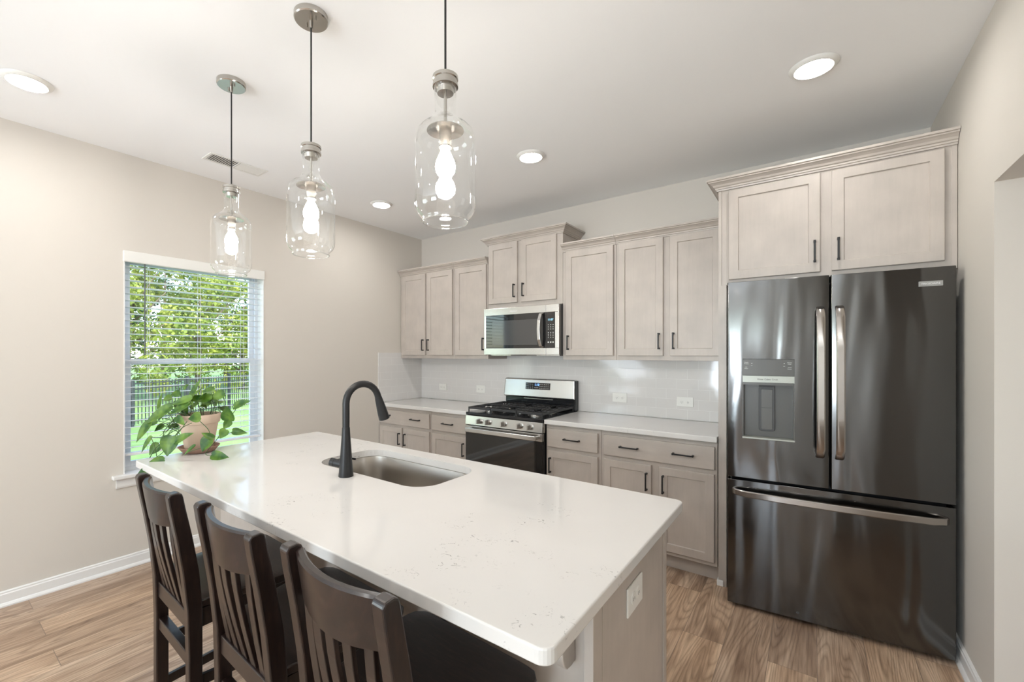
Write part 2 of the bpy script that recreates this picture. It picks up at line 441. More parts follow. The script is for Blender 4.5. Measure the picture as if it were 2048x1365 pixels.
def baseboard(name, p0, p1, nrm, hgt=.085):
    # profile: flat board with small cap bead and shoe moulding
    prof = [(0,0),(.026,0),(.026,.008),(.020,.018),(.0145,.022),(.0145,hgt-.018),(.011,hgt-.012),(.011,hgt-.005),(.006,hgt),(0,hgt)]
    mb = MB(); up = (0,0,1)
    mb.sweep([(p0, nrm, up), (p1, nrm, up)], prof)
    return struct(mb.build(name, M['trim']))
baseboard('baseboard_left', (0, FY, 0), (0, -.66, 0), (1,0,0))
baseboard('baseboard_right', (RX, OY, 0), (RX, -.02, 0), (-1,0,0))
baseboard('baseboard_right_rear', (RX, FY, 0), (RX, OY2, 0), (-1,0,0))
baseboard('baseboard_jamb', (RX+.001, OY, 0), (5.6, OY, 0), (0,-1,0))
baseboard('baseboard_front', (0.02, FY, 0), (1.7, FY, 0), (0,1,0))

# backsplash tiles
struct(MB().box(.009, 3.16, -.009, 0, .914, 1.40).build('trim_1', M['tile_x']), 'grey glossy subway tile backsplash on the back wall')
struct(MB().box(0, .009, -.641, 0, .914, 1.432).build('trim_2', M['tile_y']), 'grey glossy subway tile return on the left wall')

# kitchen window
def window(idx, y0, y1, z0, z1, detail=True):
    root = bpy.data.objects.new('window_%d' % idx, None); C.objects.link(root); root.location = (0, (y0+y1)/2, z0); root['kind'] = 'structure'
    xo, xi = -T, -.095
    fr = MB()
    w = .028
    fr.box(xo, xi, y0, y0+w, z0, z1).box(xo, xi, y1-w, y1, z0, z1).box(xo, xi, y0+w, y1-w, z0, z0+w).box(xo, xi, y0+w, y1-w, z1-w, z1)
    fr.build('window_frame', M['vinyl'], root, bevel=.002)
    zm = (z0+z1)/2 + .005
    s = .036
    for nm, a, b, xx in (('upper_sash', zm-.02, z1-w, -.132), ('lower_sash', z0+w, zm+.02, -.112)):
        sb = MB(); ya, yb = y0+w, y1-w
        sb.box(xx-.012, xx+.012, ya, ya+s, a, b).box(xx-.012, xx+.012, yb-s, yb, a, b).box(xx-.012, xx+.012, ya+s, yb-s, a, a+s).box(xx-.012, xx+.012, ya+s, yb-s, b-s, b)
        so = sb.build(nm, M['vinyl'], root, bevel=.002)
        MB().box(xx-.002, xx+.002, ya+s-.004, yb-s+.004, a+s-.004, b-s+.004).build('pane', M['pane'], so)
    lin = MB()   # white liner of the opening
    t = .006
    lin.box(-.095, .004, y0, y0+t, z0, z1).box(-.095, .004, y1-t, y1, z0, z1).box(-.095, .004, y0+t, y1-t, z1-t, z1)
    lin.build('jamb_liner', M['trim'], root)
    MB().box(-.095, .045, y0-.062 if detail else y0-.05, y1+.062 if detail else y1+.05, z0-.02, z0+.004).build('window_sill', M['trim'], root, bevel=.005, seg=3)
    prof = [(0,0),(.012,0),(.017,.012),(.017,.052),(.022,.058),(.022,.062),(0,.062)]
    MB().sweep([((0, y0-.04, z0-.082), (1,0,0), (0,0,1)), ((0, y1+.04, z0-.082), (1,0,0), (0,0,1))], prof).build('apron', M['trim'], root)
    return root
window(1, WY0, WY1, WZ0, WZ1)
window(2, SY0, SY1, SZ0, SZ1)
# patio door behind the camera
pd = bpy.data.objects.new('door_1', None); C.objects.link(pd); pd.location = (2.6, FY, 0); pd['kind'] = 'structure'
mb = MB()
for a, b in ((1.7, 1.76), (2.56, 2.64), (3.44, 3.5)): mb.box(a, b, FY-.1, FY-.04, 0, 2.2)
for a, b in ((1.76, 2.56), (2.64, 3.44)): mb.box(a, b, FY-.1, FY-.04, 0, .09).box(a, b, FY-.1, FY-.04, 2.12, 2.2)
mb.build('door_frame', M['vinyl'], pd)
for a, b in ((1.76, 2.56), (2.64, 3.44)): MB().box(a, b, FY-.072, FY-.068, .09, 2.12).build('pane', M['pane'], pd)

# ------------------------------------------------------------------ blind
bl = thing('window_blind', 'white faux wood blind with open slats hanging in the kitchen window', 'blind', (-.045, -2.30, .735))
MB().box(-.02, .012, WY0-.004, WY1+.004, 2.032, 2.106).build('valance', M['white_plastic'], bl, bevel=.006, seg=3)
MB().box(-.075, -.022, WY0+.012, WY1-.012, 2.045, 2.085).build('head_rail', M['white_plastic'], bl)
M['slatw'] = simple('white_blind_slat', (.83, .84, .86), .45)
sl = MB(); z = 2.005; k = 0
while z > .78:
    a = math.radians(4)
    x0, x1 = -.074, -.024
    dz = math.sin(a)*.025
    poly = [(x0, z-dz), ((x0+x1)/2, z+.002), (x1, z+dz), (x1, z+dz+.0026), ((x0+x1)/2, z+.0048), (x0, z-dz+.0026)]
    A = [sl.bm.verts.new((u, WY0+.014, v)) for u, v in poly]; B = [sl.bm.verts.new((u, WY1-.014, v)) for u, v in poly]
    sl.bm.faces.new(A); sl.bm.faces.new(B[::-1])
    for i in range(6): sl.bm.faces.new((A[i], A[(i+1) % 6], B[(i+1) % 6], B[i]))
    z -= .0452; k += 1
sl.build('slats', M['slatw'], bl)
MB().box(-.076, -.022, WY0+.014, WY1-.014, .735, .752).build('bottom_rail', M['slatw'], bl, bevel=.003)
for yy in (WY0+.15, -2.30, WY1-.15):
    MB().box(-.0755, -.0745, yy-.001, yy+.001, .745, 2.05).box(-.0232, -.0222, yy-.001, yy+.001, .745, 2.05).build('ladder_cord', M['slatw'], bl)
M['wand'] = simple('smoky_wand', (.11, .12, .13), .2)
MB().tube([(-.008, WY0+.118, 2.045), (-.006, WY0+.118, 1.41)], .0042, 8).build('tilt_wand', M['wand'], bl, smooth=True)

# ------------------------------------------------------------------ cabinet builders
def handle(mb, cx, cz, yf, length, vert):
    h = length/2; t = .0045
    for sgn in (-1, 1):
        a = sgn*h
        if vert:
            mb.box(cx-.006, cx+.006, yf-.012, yf, cz+a-(.012 if sgn > 0 else 0), cz+a+(.012 if sgn < 0 else 0))
            mb.box(cx-.0055, cx+.0055, yf-.030, yf-.012, cz+a-(.0095 if sgn > 0 else 0), cz+a+(.0095 if sgn < 0 else 0))
        else:
            mb.box(cx+a-(.012 if sgn > 0 else 0), cx+a+(.012 if sgn < 0 else 0), yf-.012, yf, cz-.006, cz+.006)
            mb.box(cx+a-(.0095 if sgn > 0 else 0), cx+a+(.0095 if sgn < 0 else 0), yf-.030, yf-.012, cz-.0055, cz+.0055)
    if vert: mb.box(cx-t, cx+t, yf-.031, yf-.023, cz-h+.009, cz+h-.009)
    else: mb.box(cx-h+.009, cx+h-.009, yf-.031, yf-.023, cz-t, cz+t)
def shaker(x0, x1, z0, z1, yf, root, hx=None, hz=None, stile=.05, name='door', hl=.118):
    th = .019; rec = .008; bm = bmesh.new()
    def ring(x0, x1, z0, z1, y): return [bm.verts.new(p) for p in ((x0,y,z0),(x1,y,z0),(x1,y,z1),(x0,y,z1))]
    e = .0025
    R = [ring(x0, x1, z0, z1, yf+th), ring(x0, x1, z0, z1, yf+e), ring(x0+e, x1-e, z0+e, z1-e, yf),
         ring(x0+stile, x1-stile, z0+stile, z1-stile, yf), ring(x0+stile+.0015, x1-stile-.0015, z0+stile+.0015, z1-stile-.0015, yf+rec*.6),
         ring(x0+stile+.004, x1-stile-.004, z0+stile+.004, z1-stile-.004, yf+rec)]
    for a, b in zip(R, R[1:]):
        for i in range(4): bm.faces.new((a[i], a[(i+1) % 4], b[(i+1) % 4], b[i]))
    bm.faces.new(R[-1]); bm.faces.new(R[0][::-1])
    mb = MB(); mb.bm = bm
    d = mb.build(name, M['cab'], root)
    if hx is not None:
        hm = MB(); handle(hm, hx, hz, yf, hl, True); hm.build('handle', M['matte_black'], d, bevel=.0012, seg=1)
    return d
def drawer(x0, x1, z0, z1, yf, root, hxs, hl=.128):
    d = MB().box(x0, x1, yf, yf+.019, z0, z1).build('drawer', M['cabh'], root, bevel=.0035, seg=2)
    for hx in hxs:
        hm = MB(); handle(hm, hx, (z0+z1)/2+.002, yf, hl, False); hm.build('handle', M['matte_black'], d, bevel=.0012, seg=1)
CROWN = [(0,0),(.008,0),(.010,.008),(.015,.010),(.016,.018),(.022,.022),(.028,.032),(.040,.042),(.048,.046),(.048,.052),(.056,.054),(.056,.066),(0,.066)]
def crown(x0, x1, yf, z, root, left=False, right=False, ywall=-.003, name='crown_moulding', back_l=None):
    mb = MB(); fr = []
    up = (0,0,1)
    if left: fr.append(((x0, back_l if back_l is not None else ywall, z), (-1,0,0), up))
    fr.append(((x0, yf, z), (-1,-1,0) if left else (0,-1,0), up))
    fr.append(((x1, yf, z), (1,-1,0) if right else (0,-1,0), up))
    if right: fr.append(((x1, ywall, z), (1,0,0), up))
    mb.sweep(fr, CROWN)
    return mb.build(name, M['cabh'], root)

def upper(label, x0, x1, z0, z1, doors, crown_ends=(False, False), back_l=None, depth=.324):
    r = thing('wall_cabinet', label, 'cabinet', ((x0+x1)/2, -depth/2, z0))
    MB().box(x0, x1, -depth, -.001, z0, z1).build('body', M['cab'], r, bevel=.001, seg=1)
    for d in doors: shaker(*d[:4], -depth-.0195, r, d[4], d[5])
    if crown_ends is not None: crown(x0, x1, -depth, z1-.024, r, *crown_ends, back_l=back_l)
    return r
ZU0, ZU1 = 1.372, 2.286
dz0, dz1 = 1.406, 2.260
hz = 1.512
upper('double door wall cabinet in the corner by the left wall', .004, .785, ZU0, ZU1,
      [(.044, .391, dz0, dz1, .391-.024, hz), (.420, .765, dz0, dz1, .420+.024, hz)])
upper('single door wall cabinet just left of the microwave', .787, 1.199, ZU0, ZU1, [(.806, 1.185, dz0, dz1, 1.185-.026, hz)])
upper('raised two door cabinet mounted directly above the microwave', 1.201, 1.968, 1.838, 2.452,
      [(1.214, 1.529, 1.880, 2.426, 1.529-.026, 1.985), (1.571, 1.915, 1.880, 2.426, 1.571+.026, 1.985)], (True, True))
upper('single door wall cabinet just right of the microwave', 1.970, 2.419, ZU0, ZU1, [(2.002, 2.401, dz0, dz1, 2.002+.026, hz)])
upper('double door wall cabinet beside the refrigerator surround', 2.421, 3.157, ZU0, ZU1,
      [(2.440, 2.767, dz0, dz1, 2.767-.026, hz), (2.813, 3.136, dz0, dz1, 2.813+.026, hz)])

def base(label, x0, x1, doors, drawers):
    r = thing('base_cabinet', label, 'cabinet', ((x0+x1)/2, -.305, 0))
    MB().box(x0, x1, -.61, -.001, .105, .876).build('body', M['cab'], r, bevel=.001, seg=1)
    MB().box(x0, x1, -.545, -.02, 0, .105).build('toe_kick', M['cabh'], r)
    for d in doors: shaker(d[0], d[1], .132, .676, -.6295, r, d[2], .676-.11)
    for d in drawers: drawer(d[0], d[1], .704, .846, -.6295, r, d[2])
base('double door base cabinet in the corner by the left wall', .003, .741, [(.010, .346, .346-.028), (.372, .726, .372+.028)], [(.010, .726, [.545])])
base('single door base cabinet just left of the gas range', .743, 1.196, [(.760, 1.180, 1.180-.028)], [(.760, 1.180, [.965])])
base('single door base cabinet just right of the gas range', 1.972, 2.414, [(1.989, 2.394, 1.989+.028)], [(1.987, 2.394, [2.195])])
base('double door base cabinet beside the refrigerator surround', 2.416, 3.157, [(2.437, 2.766, 2.766-.028), (2.816, 3.142, 2.816+.028)], [(2.437, 3.144, [2.62, 2.965])])

# countertops
for lab, x0, x1 in (('white quartz countertop running left of the range into the corner', .001, 1.198), ('white quartz countertop running right of the range to the refrigerator', 1.970, 3.160)):
    o = MB().box(x0, x1, -.648, -.001, .877, .912).build('countertop', M['quartz'], bevel=.005, seg=3)
    tag(o, lab, 'countertop'); origin_to_base(o)

# refrigerator surround
r = thing('refrigerator_cabinet', 'tall surround with two doors above the black refrigerator', 'cabinet', (3.665, -.31, 0))
MB().box(3.162, 3.180, -.612, -.001, 0, 2.430).build('side_panel', M['cab'], r, bevel=.001, seg=1)
MB().box(3.162, 3.206, -.613, -.590, 0, 1.837).build('face_stile', M['cab'], r)
MB().box(3.181, 4.166, -.610, -.001, 1.838, 2.430).build('body', M['cab'], r)
MB().box(4.150, 4.170, -.613, -.03, 1.828, 2.430).build('filler_strip', M['cab'], r, bevel=.001, seg=1)
shaker(3.219, 3.656, 1.867, 2.406, -.630, r, 3.656-.024, 1.978)
shaker(3.704, 4.126, 1.867, 2.404, -.630, r, 3.704+.028, 1.978)
crown(3.162, 4.170, -.612, 2.415, r, True, False)
MB().box(3.154, 3.190, -.622, -.55, 0, .035).build('shoe_block', M['trim'], r, bevel=.004)

# ------------------------------------------------------------------ outlets
def outlet(label, x, z, w, h, wall='back', y=-.009, group=None):
    o = thing('outlet', label, 'outlet', (x, y, z))
    MB().box(-w/2, w/2, -.006, 0, -h/2, h/2).build('cover_plate', M['white_plastic'], o, local=True, bevel=.002)
    for s in (-1, 1):
        cx = s*w*.19
        rc = MB().prism([(cx+.0155*math.cos(a*PI/8), .0165*math.sin(a*PI/8)) for a in range(16)], -.0085, -.006, 'XZ').build('receptacle', M['white_plastic'], o, local=True)
        sl_ = MB().box(cx-.006, cx-.0045, -.0089, -.0085, -.006, .004) .box(cx+.0045, cx+.006, -.0089, -.0085, -.005, .003).box(cx-.002, cx+.002, -.0089, -.0085, -.0115, -.0085)
        sl_.build('slots', M['slot'], rc, local=True)
    return o
outlet('white outlet on tile nearest the left wall corner', .344, 1.052, .112, .070)
outlet('white outlet on tile just left of the range', .872, 1.054, .114, .076)
outlet('white outlet on tile just right of the range', 2.335, 1.054, .122, .078)
outlet('white outlet on tile nearest the refrigerator', 2.842, 1.051, .116, .074)

# ------------------------------------------------------------------ range
rg = thing('gas_range', 'stainless steel gas range with five knobs against the tiled wall', 'range', (1.584, -.33, 0))
X0, X1 = 1.204, 1.966
MB().box(X0+.002, X1-.002, -.64, -.02, .03, .890).build('body', M['black_gloss'], rg)
MB().box(X0+.03, X1-.03, -.60, -.05, 0, .03).build('feet', M['blackrubber'], rg)
MB().box(X0, X1, -.664, -.03, .890, .914).build('cooktop', M['black_gloss'], rg, bevel=.004)
MB().quad8([(X0,-.672,.806),(X1,-.672,.806),(X1,-.62,.806),(X0,-.62,.806),(X0,-.665,.886),(X1,-.665,.886),(X1,-.62,.889),(X0,-.62,.889)]).build('control_panel', M['steel'], rg, bevel=.003)
for kx in (1.359, 1.449, 1.606, 1.762, 1.856):
    kb = MB().lathe([(0,-.690),(.0215,-.690),(.0225,-.688),(.0225,-.668),(0,-.668)], (kx,0,.845), 28, 'Y').build('knob', M['steel'], rg, smooth=True)
    MB().quad8([(kx-.006,-.714,.826),(kx+.006,-.714,.826),(kx+.0065,-.69,.826),(kx-.0065,-.69,.826),(kx-.006,-.714,.864),(kx+.006,-.714,.864),(kx+.0065,-.69,.864),(kx-.0065,-.69,.864)]).build('grip', M['steel'], kb, bevel=.002)
dr = MB().box(X0+.001, X1-.001, -.668, -.64, .205, .740).build('oven_door', M['black_glass'], rg, bevel=.003)
MB().box(X0+.001, X1-.001, -.670, -.64, .7405, .800).build('door_top_rail', M['steel'], dr, bevel=.002)
hb = MB().box(X0+.035, X1-.035, -.722, -.708, .750, .786)
hb.box(X0+.035, X0+.055, -.71, -.669, .755, .781).box(X1-.055, X1-.035, -.71, -.669, .755, .781)
hb.build('door_handle', M['steel'], dr, bevel=.004, seg=3)
MB().box(X0+.001, X1-.001, -.666, -.64, .05, .198).build('storage_drawer', M['steel'], rg, bevel=.003)
# backguard
MB().quad8([(X0+.004,-.085,1.012),(X1-.004,-.085,1.012),(X1-.004,-.012,1.012),(X0+.004,-.012,1.012),(X0+.010,-.065,1.186),(X1-.010,-.065,1.186),(X1-.010,-.012,1.190),(X0+.010,-.012,1.190)]).build('backguard', M['steel'], rg, bevel=.012, seg=4)
MB().box(X0+.015, X1-.015, -.062, -.012, .914, 1.014).build('vent_riser', M['black_gloss'], rg, bevel=.006, seg=2)
MB().box(X1-.012, X1-.001, -.075, -.0125, .915, 1.180).build('side_trim', M['black_gloss'], rg, bevel=.003)
MB().box(1.43, 1.74, -.066, -.0625, .998, 1.003).build('vent_slot', M['steel'], rg)
dsp = MB().quad8([(1.456,-.0795,1.088),(1.714,-.0795,1.088),(1.714,-.07,1.088),(1.456,-.07,1.088),(1.456,-.0728,1.150),(1.714,-.0728,1.150),(1.714,-.065,1.150),(1.456,-.065,1.150)]).build('display', M['black_glass'], rg)
rt = Matrix.Rotation(math.radians(83.5), 4, 'X')
def rp(x, z): return (x - 1.584, -.0795 + (z-1.088)*.108 - .0012 + .33, z)
text('1:10', .030, .0004, M['blue_led'], 'clock_digits', dsp, Matrix.Translation(rp(1.578, 1.132)) @ rt)
bt = MB()
for i in range(4):
    for zz in (1.102, 1.119, 1.136):
        for xx in (1.475+i*.0, ):
            pass
for xx in (1.472, 1.492, 1.512, 1.532, 1.612, 1.632, 1.655, 1.675, 1.695):
    for zz in (1.100, 1.118, 1.136):
        y = -.0795 + (zz-1.088)*.108 - .0008
        bt.box(xx-.004, xx+.004, y, y+.001, zz-.0022, zz+.0022)
for xx in (1.556, 1.572, 1.588): bt.box(xx-.005, xx+.005, -.0795+.0010-.0008, -.0782, 1.103, 1.107)
bt.build('buttons', M['mark'], dsp)
# burners and grates
for bx, by, br_ in ((1.36,-.50,.045),(1.36,-.22,.035),(1.585,-.36,.05),(1.81,-.50,.05),(1.81,-.22,.035)):
    b_ = MB().lathe([(0,.914),(br_+.012,.914),(br_+.010,.920),(br_,.922),(br_,.929),(0,.930)], (bx,by,0), 24).build('burner', M['steel'], rg, smooth=True)
    MB().lathe([(0,.9305),(br_-.006,.9305),(br_-.008,.937),(0,.938)], (bx,by,0), 24).build('burner_cap', M['iron'], b_, smooth=True)
for gx0, gx1 in ((X0+.012, 1.455), (1.459, 1.711), (1.715, X1-.012)):
    g = MB(); zt, zb = .958, .946; ya, yb = -.645, -.085; w = .009
    g.box(gx0, gx1, ya, ya+w, zb-.006, zt).box(gx0, gx1, yb-w, yb, zb-.006, zt).box(gx0, gx0+w, ya+w, yb-w, zb-.006, zt).box(gx1-w, gx1, ya+w, yb-w, zb-.006, zt)
    mid = (ya+yb)/2; mx = (gx0+gx1)/2
    g.box(gx0+w, gx1-w, mid-.005, mid+.005, zb, zt)
    n_ = 5
    for i in range(1, n_+1):
        xx = gx0 + (gx1-gx0)*i/(n_+1)
        for a, b in ((ya+w, mid-.005), (mid+.005, yb-w)):
            L_ = b - a
            if i == 3:
                g.box(xx-.004, xx+.004, a, a+L_*.30, zb, zt).box(xx-.004, xx+.004, b-L_*.30, b, zb, zt)
            elif i in (2, 4):
                g.box(xx-.004, xx+.004, a, a+L_*.38, zb, zt).box(xx-.004, xx+.004, b-L_*.38, b, zb, zt)
            else: g.box(xx-.004, xx+.004, a, b, zb, zt)
    for a in (ya+.14, yb-.14):
        g.box(gx0+w, mx-.035, a-.004, a+.004, zb, zt).box(mx+.035, gx1-w, a-.004, a+.004, zb, zt)
    for fx in (gx0, gx1-w):
        for fy in (ya, yb-w): g.box(fx, fx+w, fy, fy+w, .9145, zb-.006)
    g.build('grate', M['iron'], rg, bevel=.0015, seg=1)

# ------------------------------------------------------------------ microwave
mw = thing('microwave', 'stainless over-the-range microwave mounted above the gas range', 'microwave', (1.59, -.2, 1.413))
MX0, MX1 = 1.207, 1.971
MB().box(MX0+.004, MX1-.001, -.372, -.0095, 1.415, 1.832).build('body', M['black_gloss'], mw, bevel=.003)
fm = MB()
gz0, gz1, gx0, gx1 = 1.470, 1.768, 1.229, 1.936
fm.box(MX0, 1.8505, -.402, -.373, gz1, 1.830).box(MX0, 1.8505, -.402, -.373, 1.413, gz0).box(MX0, gx0, -.402, -.373, gz0, gz1)
dm = fm.build('door', M['steel'], mw, bevel=.0015)
pm = MB().box(1.8525, MX1, -.402, -.373, gz1, 1.830).box(1.8525, MX1, -.402, -.373, 1.413, gz0).box(gx1, MX1, -.402, -.373, gz0, gz1)
pm = pm.build('control_side', M['steel'], mw, bevel=.0015)
MB().box(gx0+.0005, 1.851, -.4005, -.374, gz0+.0005, gz1-.0005).build('door_glass', M['black_glass'], dm)
MB().box(1.300, 1.770, -.4012, -.4006, 1.497, 1.716).build('door_screen', M['mesh_glass'], dm)
MB().box(1.852, gx1-.0005, -.4005, -.374, gz0+.0005, gz1-.0005).build('keypad', M['black_glass'], pm)
hp = [(1.822 + .0, -.4025, 1.762), (1.815, -.430, 1.752), (1.810, -.448, 1.70), (1.808, -.452, 1.62), (1.810, -.448, 1.54), (1.815, -.430, 1.487), (1.822, -.4025, 1.477)]
mb = MB()
fr = []
for i, p in enumerate(hp):
    q0 = Vector(hp[max(0, i-1)]); q1 = Vector(hp[min(len(hp)-1, i+1)]); t = (q1-q0).normalized(); u = Vector((1,0,0)); v = t.cross(u).normalized(); u = v.cross(t).normalized()
    fr.append((p, u, v))
mb.sweep(fr, [(-.012,-.006),(.012,-.006),(.014,0),(.012,.006),(-.012,.006),(-.014,0)])
mb.build('handle', M['steel'], dm, bevel=.002)
text('11:07', .024, .0003, M['led'], 'clock_digits', pm, Matrix.Translation((1.894-1.59, -.4016+.2, 1.704-1.413)) @ Matrix.Rotation(PI/2, 4, 'X'))
kp = MB()
for ix in range(3):
    for zz in (1.662, 1.644, 1.626, 1.598, 1.584, 1.570, 1.556):
        kp.box(1.874+ix*.022-.0035, 1.874+ix*.022+.0035, -.4009, -.4006, zz-.0022, zz+.0022)
for xx in (1.874, 1.896, 1.918): kp.box(xx-.006, xx+.006, -.4009, -.4006, 1.512, 1.522)
kp.build('keys', M['mark'], pm)
text('Whirlpool', .018, .0002, M['white_mark'], 'brand_lettering', dm, Matrix.Translation((1.53-1.59, -.4024+.2, 1.796-1.413)) @ Matrix.Rotation(PI/2, 4, 'X'))
MB().box(MX0+.03, MX0+.25, -.33, -.06, 1.405, 1.4145).box(MX1-.25, MX1-.03, -.33, -.06, 1.405, 1.4145).build('grease_filter', M['steel'], mw)

# ------------------------------------------------------------------ refrigerator (local: x along front, y into body)
ang = math.atan2(.076, .905)
fg = thing('refrigerator', 'black stainless french door refrigerator with bottom freezer drawer', 'refrigerator', (3.239, -.819, 0), ang)
FW = .908
MB().box(.012, FW-.012, .078, .70, .035, 1.792).build('body', M['fridge_dark'], fg, local=True, bevel=.006)
MB().box(.02, FW-.02, .072, .080, .04, 1.78).build('gasket', M['gap'], fg, local=True)
for fx in (.06, FW-.06):
    MB().lathe([(0,0),(.022,0),(.022,.045),(0,.045)], (fx, .12, 0), 16).build('foot', M['blackrubber'], fg, local=True)
for fx in (.06, FW-.06):
    MB().lathe([(0,0),(.022,0),(.022,.045),(0,.045)], (fx, .62, 0), 16).build('foot', M['blackrubber'], fg, local=True)
def rounded_door(x0, x1, z0, z1, name):
    p = rrect(x0, x1, 0, .07, .006, 4)
    return MB().prism(p, z0, z1, 'XY').build(name, M['black_steel'], fg, local=True, smooth=True, bevel=.002, seg=2)
ld = rounded_door(0, .4535, .731, 1.823, 'left_door')
bake(ld)
cut(ld, MB().box(.074, .309, -.01, .0645, .958, 1.392))
rd = rounded_door(.4595, FW, .731, 1.823, 'right_door')
fd = rounded_door(0, FW, .022, .716, 'freezer_drawer')
# dispenser
dp = MB()
dp.box(.074, .309, .001, .064, 1.300, 1.391)
ds = dp.build('dispenser_panel', M['disp'], ld, local=True, bevel=.001)
MB().box(.074, .309, -.0005, .02, 1.264, 1.2995).build('dispenser_strip', M['disp_light'], ds, local=True)
dc = MB().box(.074, .309, .058, .064, .962, 1.263).box(.074, .078, .002, .058, .962, 1.263).box(.305, .309, .002, .058, .962, 1.263).box(.078, .305, .002, .058, 1.250, 1.263)
dc.build('dispenser_recess', M['disp'], ld, local=True)
MB().box(.072, .311, -.004, .058, .952, .962).build('drip_tray', M['disp_light'], ld, local=True, bevel=.002)
pa = MB().prism([(a, b) for a, b in rrect(.150, .224, .995, 1.243, .012, 4)], .040, .057, 'XZ').build('dispenser_paddle', M['fridge_dark'], ld, local=True, bevel=.002)
MB().prism(rrect(.161, .213, 1.005, 1.225, .006, 3), .034, .040, 'XZ').build('paddle_face', M['disp'], pa, local=True, bevel=.001)
MB().box(.1635, .2105, .0335, .034, 1.123, 1.1245).build('paddle_line', M['gap'], pa, local=True)
MB().box(.150, .222, .005, .03, 1.240, 1.2498).build('nozzle', M['gap'], ld, local=True)
RX90 = Matrix.Rotation(PI/2, 4, 'X')
for s_, x, z, sz in (('Water', .157, 1.281, .011), ('Cubes', .190, 1.281, .011), ('Crush', .223, 1.281, .011)):
    text(s_, sz, .0002, M['gap'], 'button_lettering', ds, Matrix.Translation((x, -.0009, z)) @ RX90)
for s_, x, z, sz in (('Quick', .092, 1.373, .008), ('Freeze', .092, 1.365, .008), ('Air', .092, 1.347, .008), ('Filter', .092, 1.339, .008), ('Water', .288, 1.373, .008), ('Filter', .288, 1.365, .008), ('Hold', .288, 1.347, .008), ('Reset', .288, 1.339, .008)):
    text(s_, sz, .0002, M['mark'], 'panel_lettering', ds, Matrix.Translation((x, .0006, z)) @ RX90)
MB().box(.115, .120, .0003, .001, 1.366, 1.370).box(.113, .121, .0003, .001, 1.355, 1.3563).box(.262, .267, .0003, .001, 1.366, 1.370).box(.260, .268, .0003, .001, 1.353, 1.3543).build('indicator_marks', M['mark'], ds, local=True)
# handles
def vhandle(xc, door):
    mb = MB(); pts = [(.891, -.002), (.905, -.030), (.94, -.050), (1.10, -.056), (1.28, -.058), (1.45, -.056), (1.60, -.050), (1.642, -.030), (1.657, -.002)]
    fr = []
    for i, (z, y) in enumerate(pts):
        a = pts[max(0, i-1)]; b = pts[min(len(pts)-1, i+1)]
        t = Vector((0, b[1]-a[1], b[0]-a[0])).normalized(); fr.append(((xc, y, z), (1,0,0), tuple(Vector((1,0,0)).cross(t))))
    mb.sweep(fr, [(-.0175,-.004),(-.012,-.009),(.012,-.009),(.0175,-.004),(.0175,.004),(.012,.008),(-.012,.008),(-.0175,.004)])
    mb.build('door_handle', M['black_steel_h'], door, local=True, smooth=True)
vhandle(.415, ld); vhandle(.4925, rd)
mb = MB(); fr = []
pts = [(.030, -.002), (.045, -.030), (.09, -.050), (.25, -.062), (.454, -.066), (.66, -.062), (.82, -.050), (.863, -.030), (.878, -.002)]
for i, (x, y) in enumerate(pts):
    a = pts[max(0, i-1)]; b = pts[min(len(pts)-1, i+1)]
    t = Vector((b[0]-a[0], b[1]-a[1], 0)).normalized(); fr.append(((x, y, .655), (0,0,1), tuple(t.cross(Vector((0,0,1))))))
mb.sweep(fr, [(-.0165,-.004),(-.012,-.009),(.012,-.009),(.0165,-.004),(.0165,.004),(.012,.008),(-.012,.008),(-.0165,.004)])
mb.build('drawer_handle', M['black_steel_h'], fd, local=True, smooth=True)
bdg = MB().box(.783, .864, -.0035, .001, 1.735, 1.759).build('badge', M['badge'], rd, local=True, bevel=.0008)
text('FRIGIDAIRE', .0125, .0003, M['white_mark'], 'badge_lettering', bdg, Matrix.Translation((.8235, -.0042, 1.747)) @ RX90)
MB().lathe([(0,-.002),(.006,-.002),(.007,.001),(0,.001)], (.322, 0, .058), 16, 'Y').build('drawer_screw', M['fridge_dark'], fd, local=True)

# ------------------------------------------------------------------ island
IX0, IX1, IY0, IY1 = 1.052, 3.272, -2.977, -2.008
it = MB().prism(rrect(IX0, IX1, IY0, IY1, .028, 6), .882, .914, 'XY').build('island_countertop', M['quartz'], bevel=.004, seg=3)
bake(it)
SX0, SX1, SY0_, SY1_ = 1.755, 2.470, -2.478, -2.110
cut(it, MB().prism(rrect(SX0, SX1, SY0_, SY1_, .105, 10), .80, 1.0, 'XY'))
tag(it, 'large white quartz island top with faint grey specks', 'countertop'); origin_to_base(it)
isl = thing('kitchen_island', 'grey wooden island cabinet beneath the large quartz top', 'island', (2.16, -2.33, 0))
BX0, BX1, BY0, BY1 = 1.10, 3.215, -2.600, -2.035
bd = MB().box(BX0, BX0+.02, BY0, BY1, .0, .881).box(BX1-.02, BX1, BY0, BY1, .0, .881).box(BX0+.02, BX1-.02, BY0, BY0+.02, 0, .881).box(BX0+.02, BX1-.02, BY1-.04, BY1-.02, .105, .881)
bd.box(BX0+.02, BX1-.02, BY0+.02, BY1-.04, .10, .12)
M['cabisl'] = M['cab']
bd.build('body', M['cab'], isl)
MB().box(BX0+.02, BX1-.02, BY1-.10, BY1-.085, 0, .10).build('toe_kick', M['cabh'], isl)
MB().box(BX1, BX1+.006, BY1-.030, BY1, .0, .881).build('corner_stile', M['cab'], isl, bevel=.001)
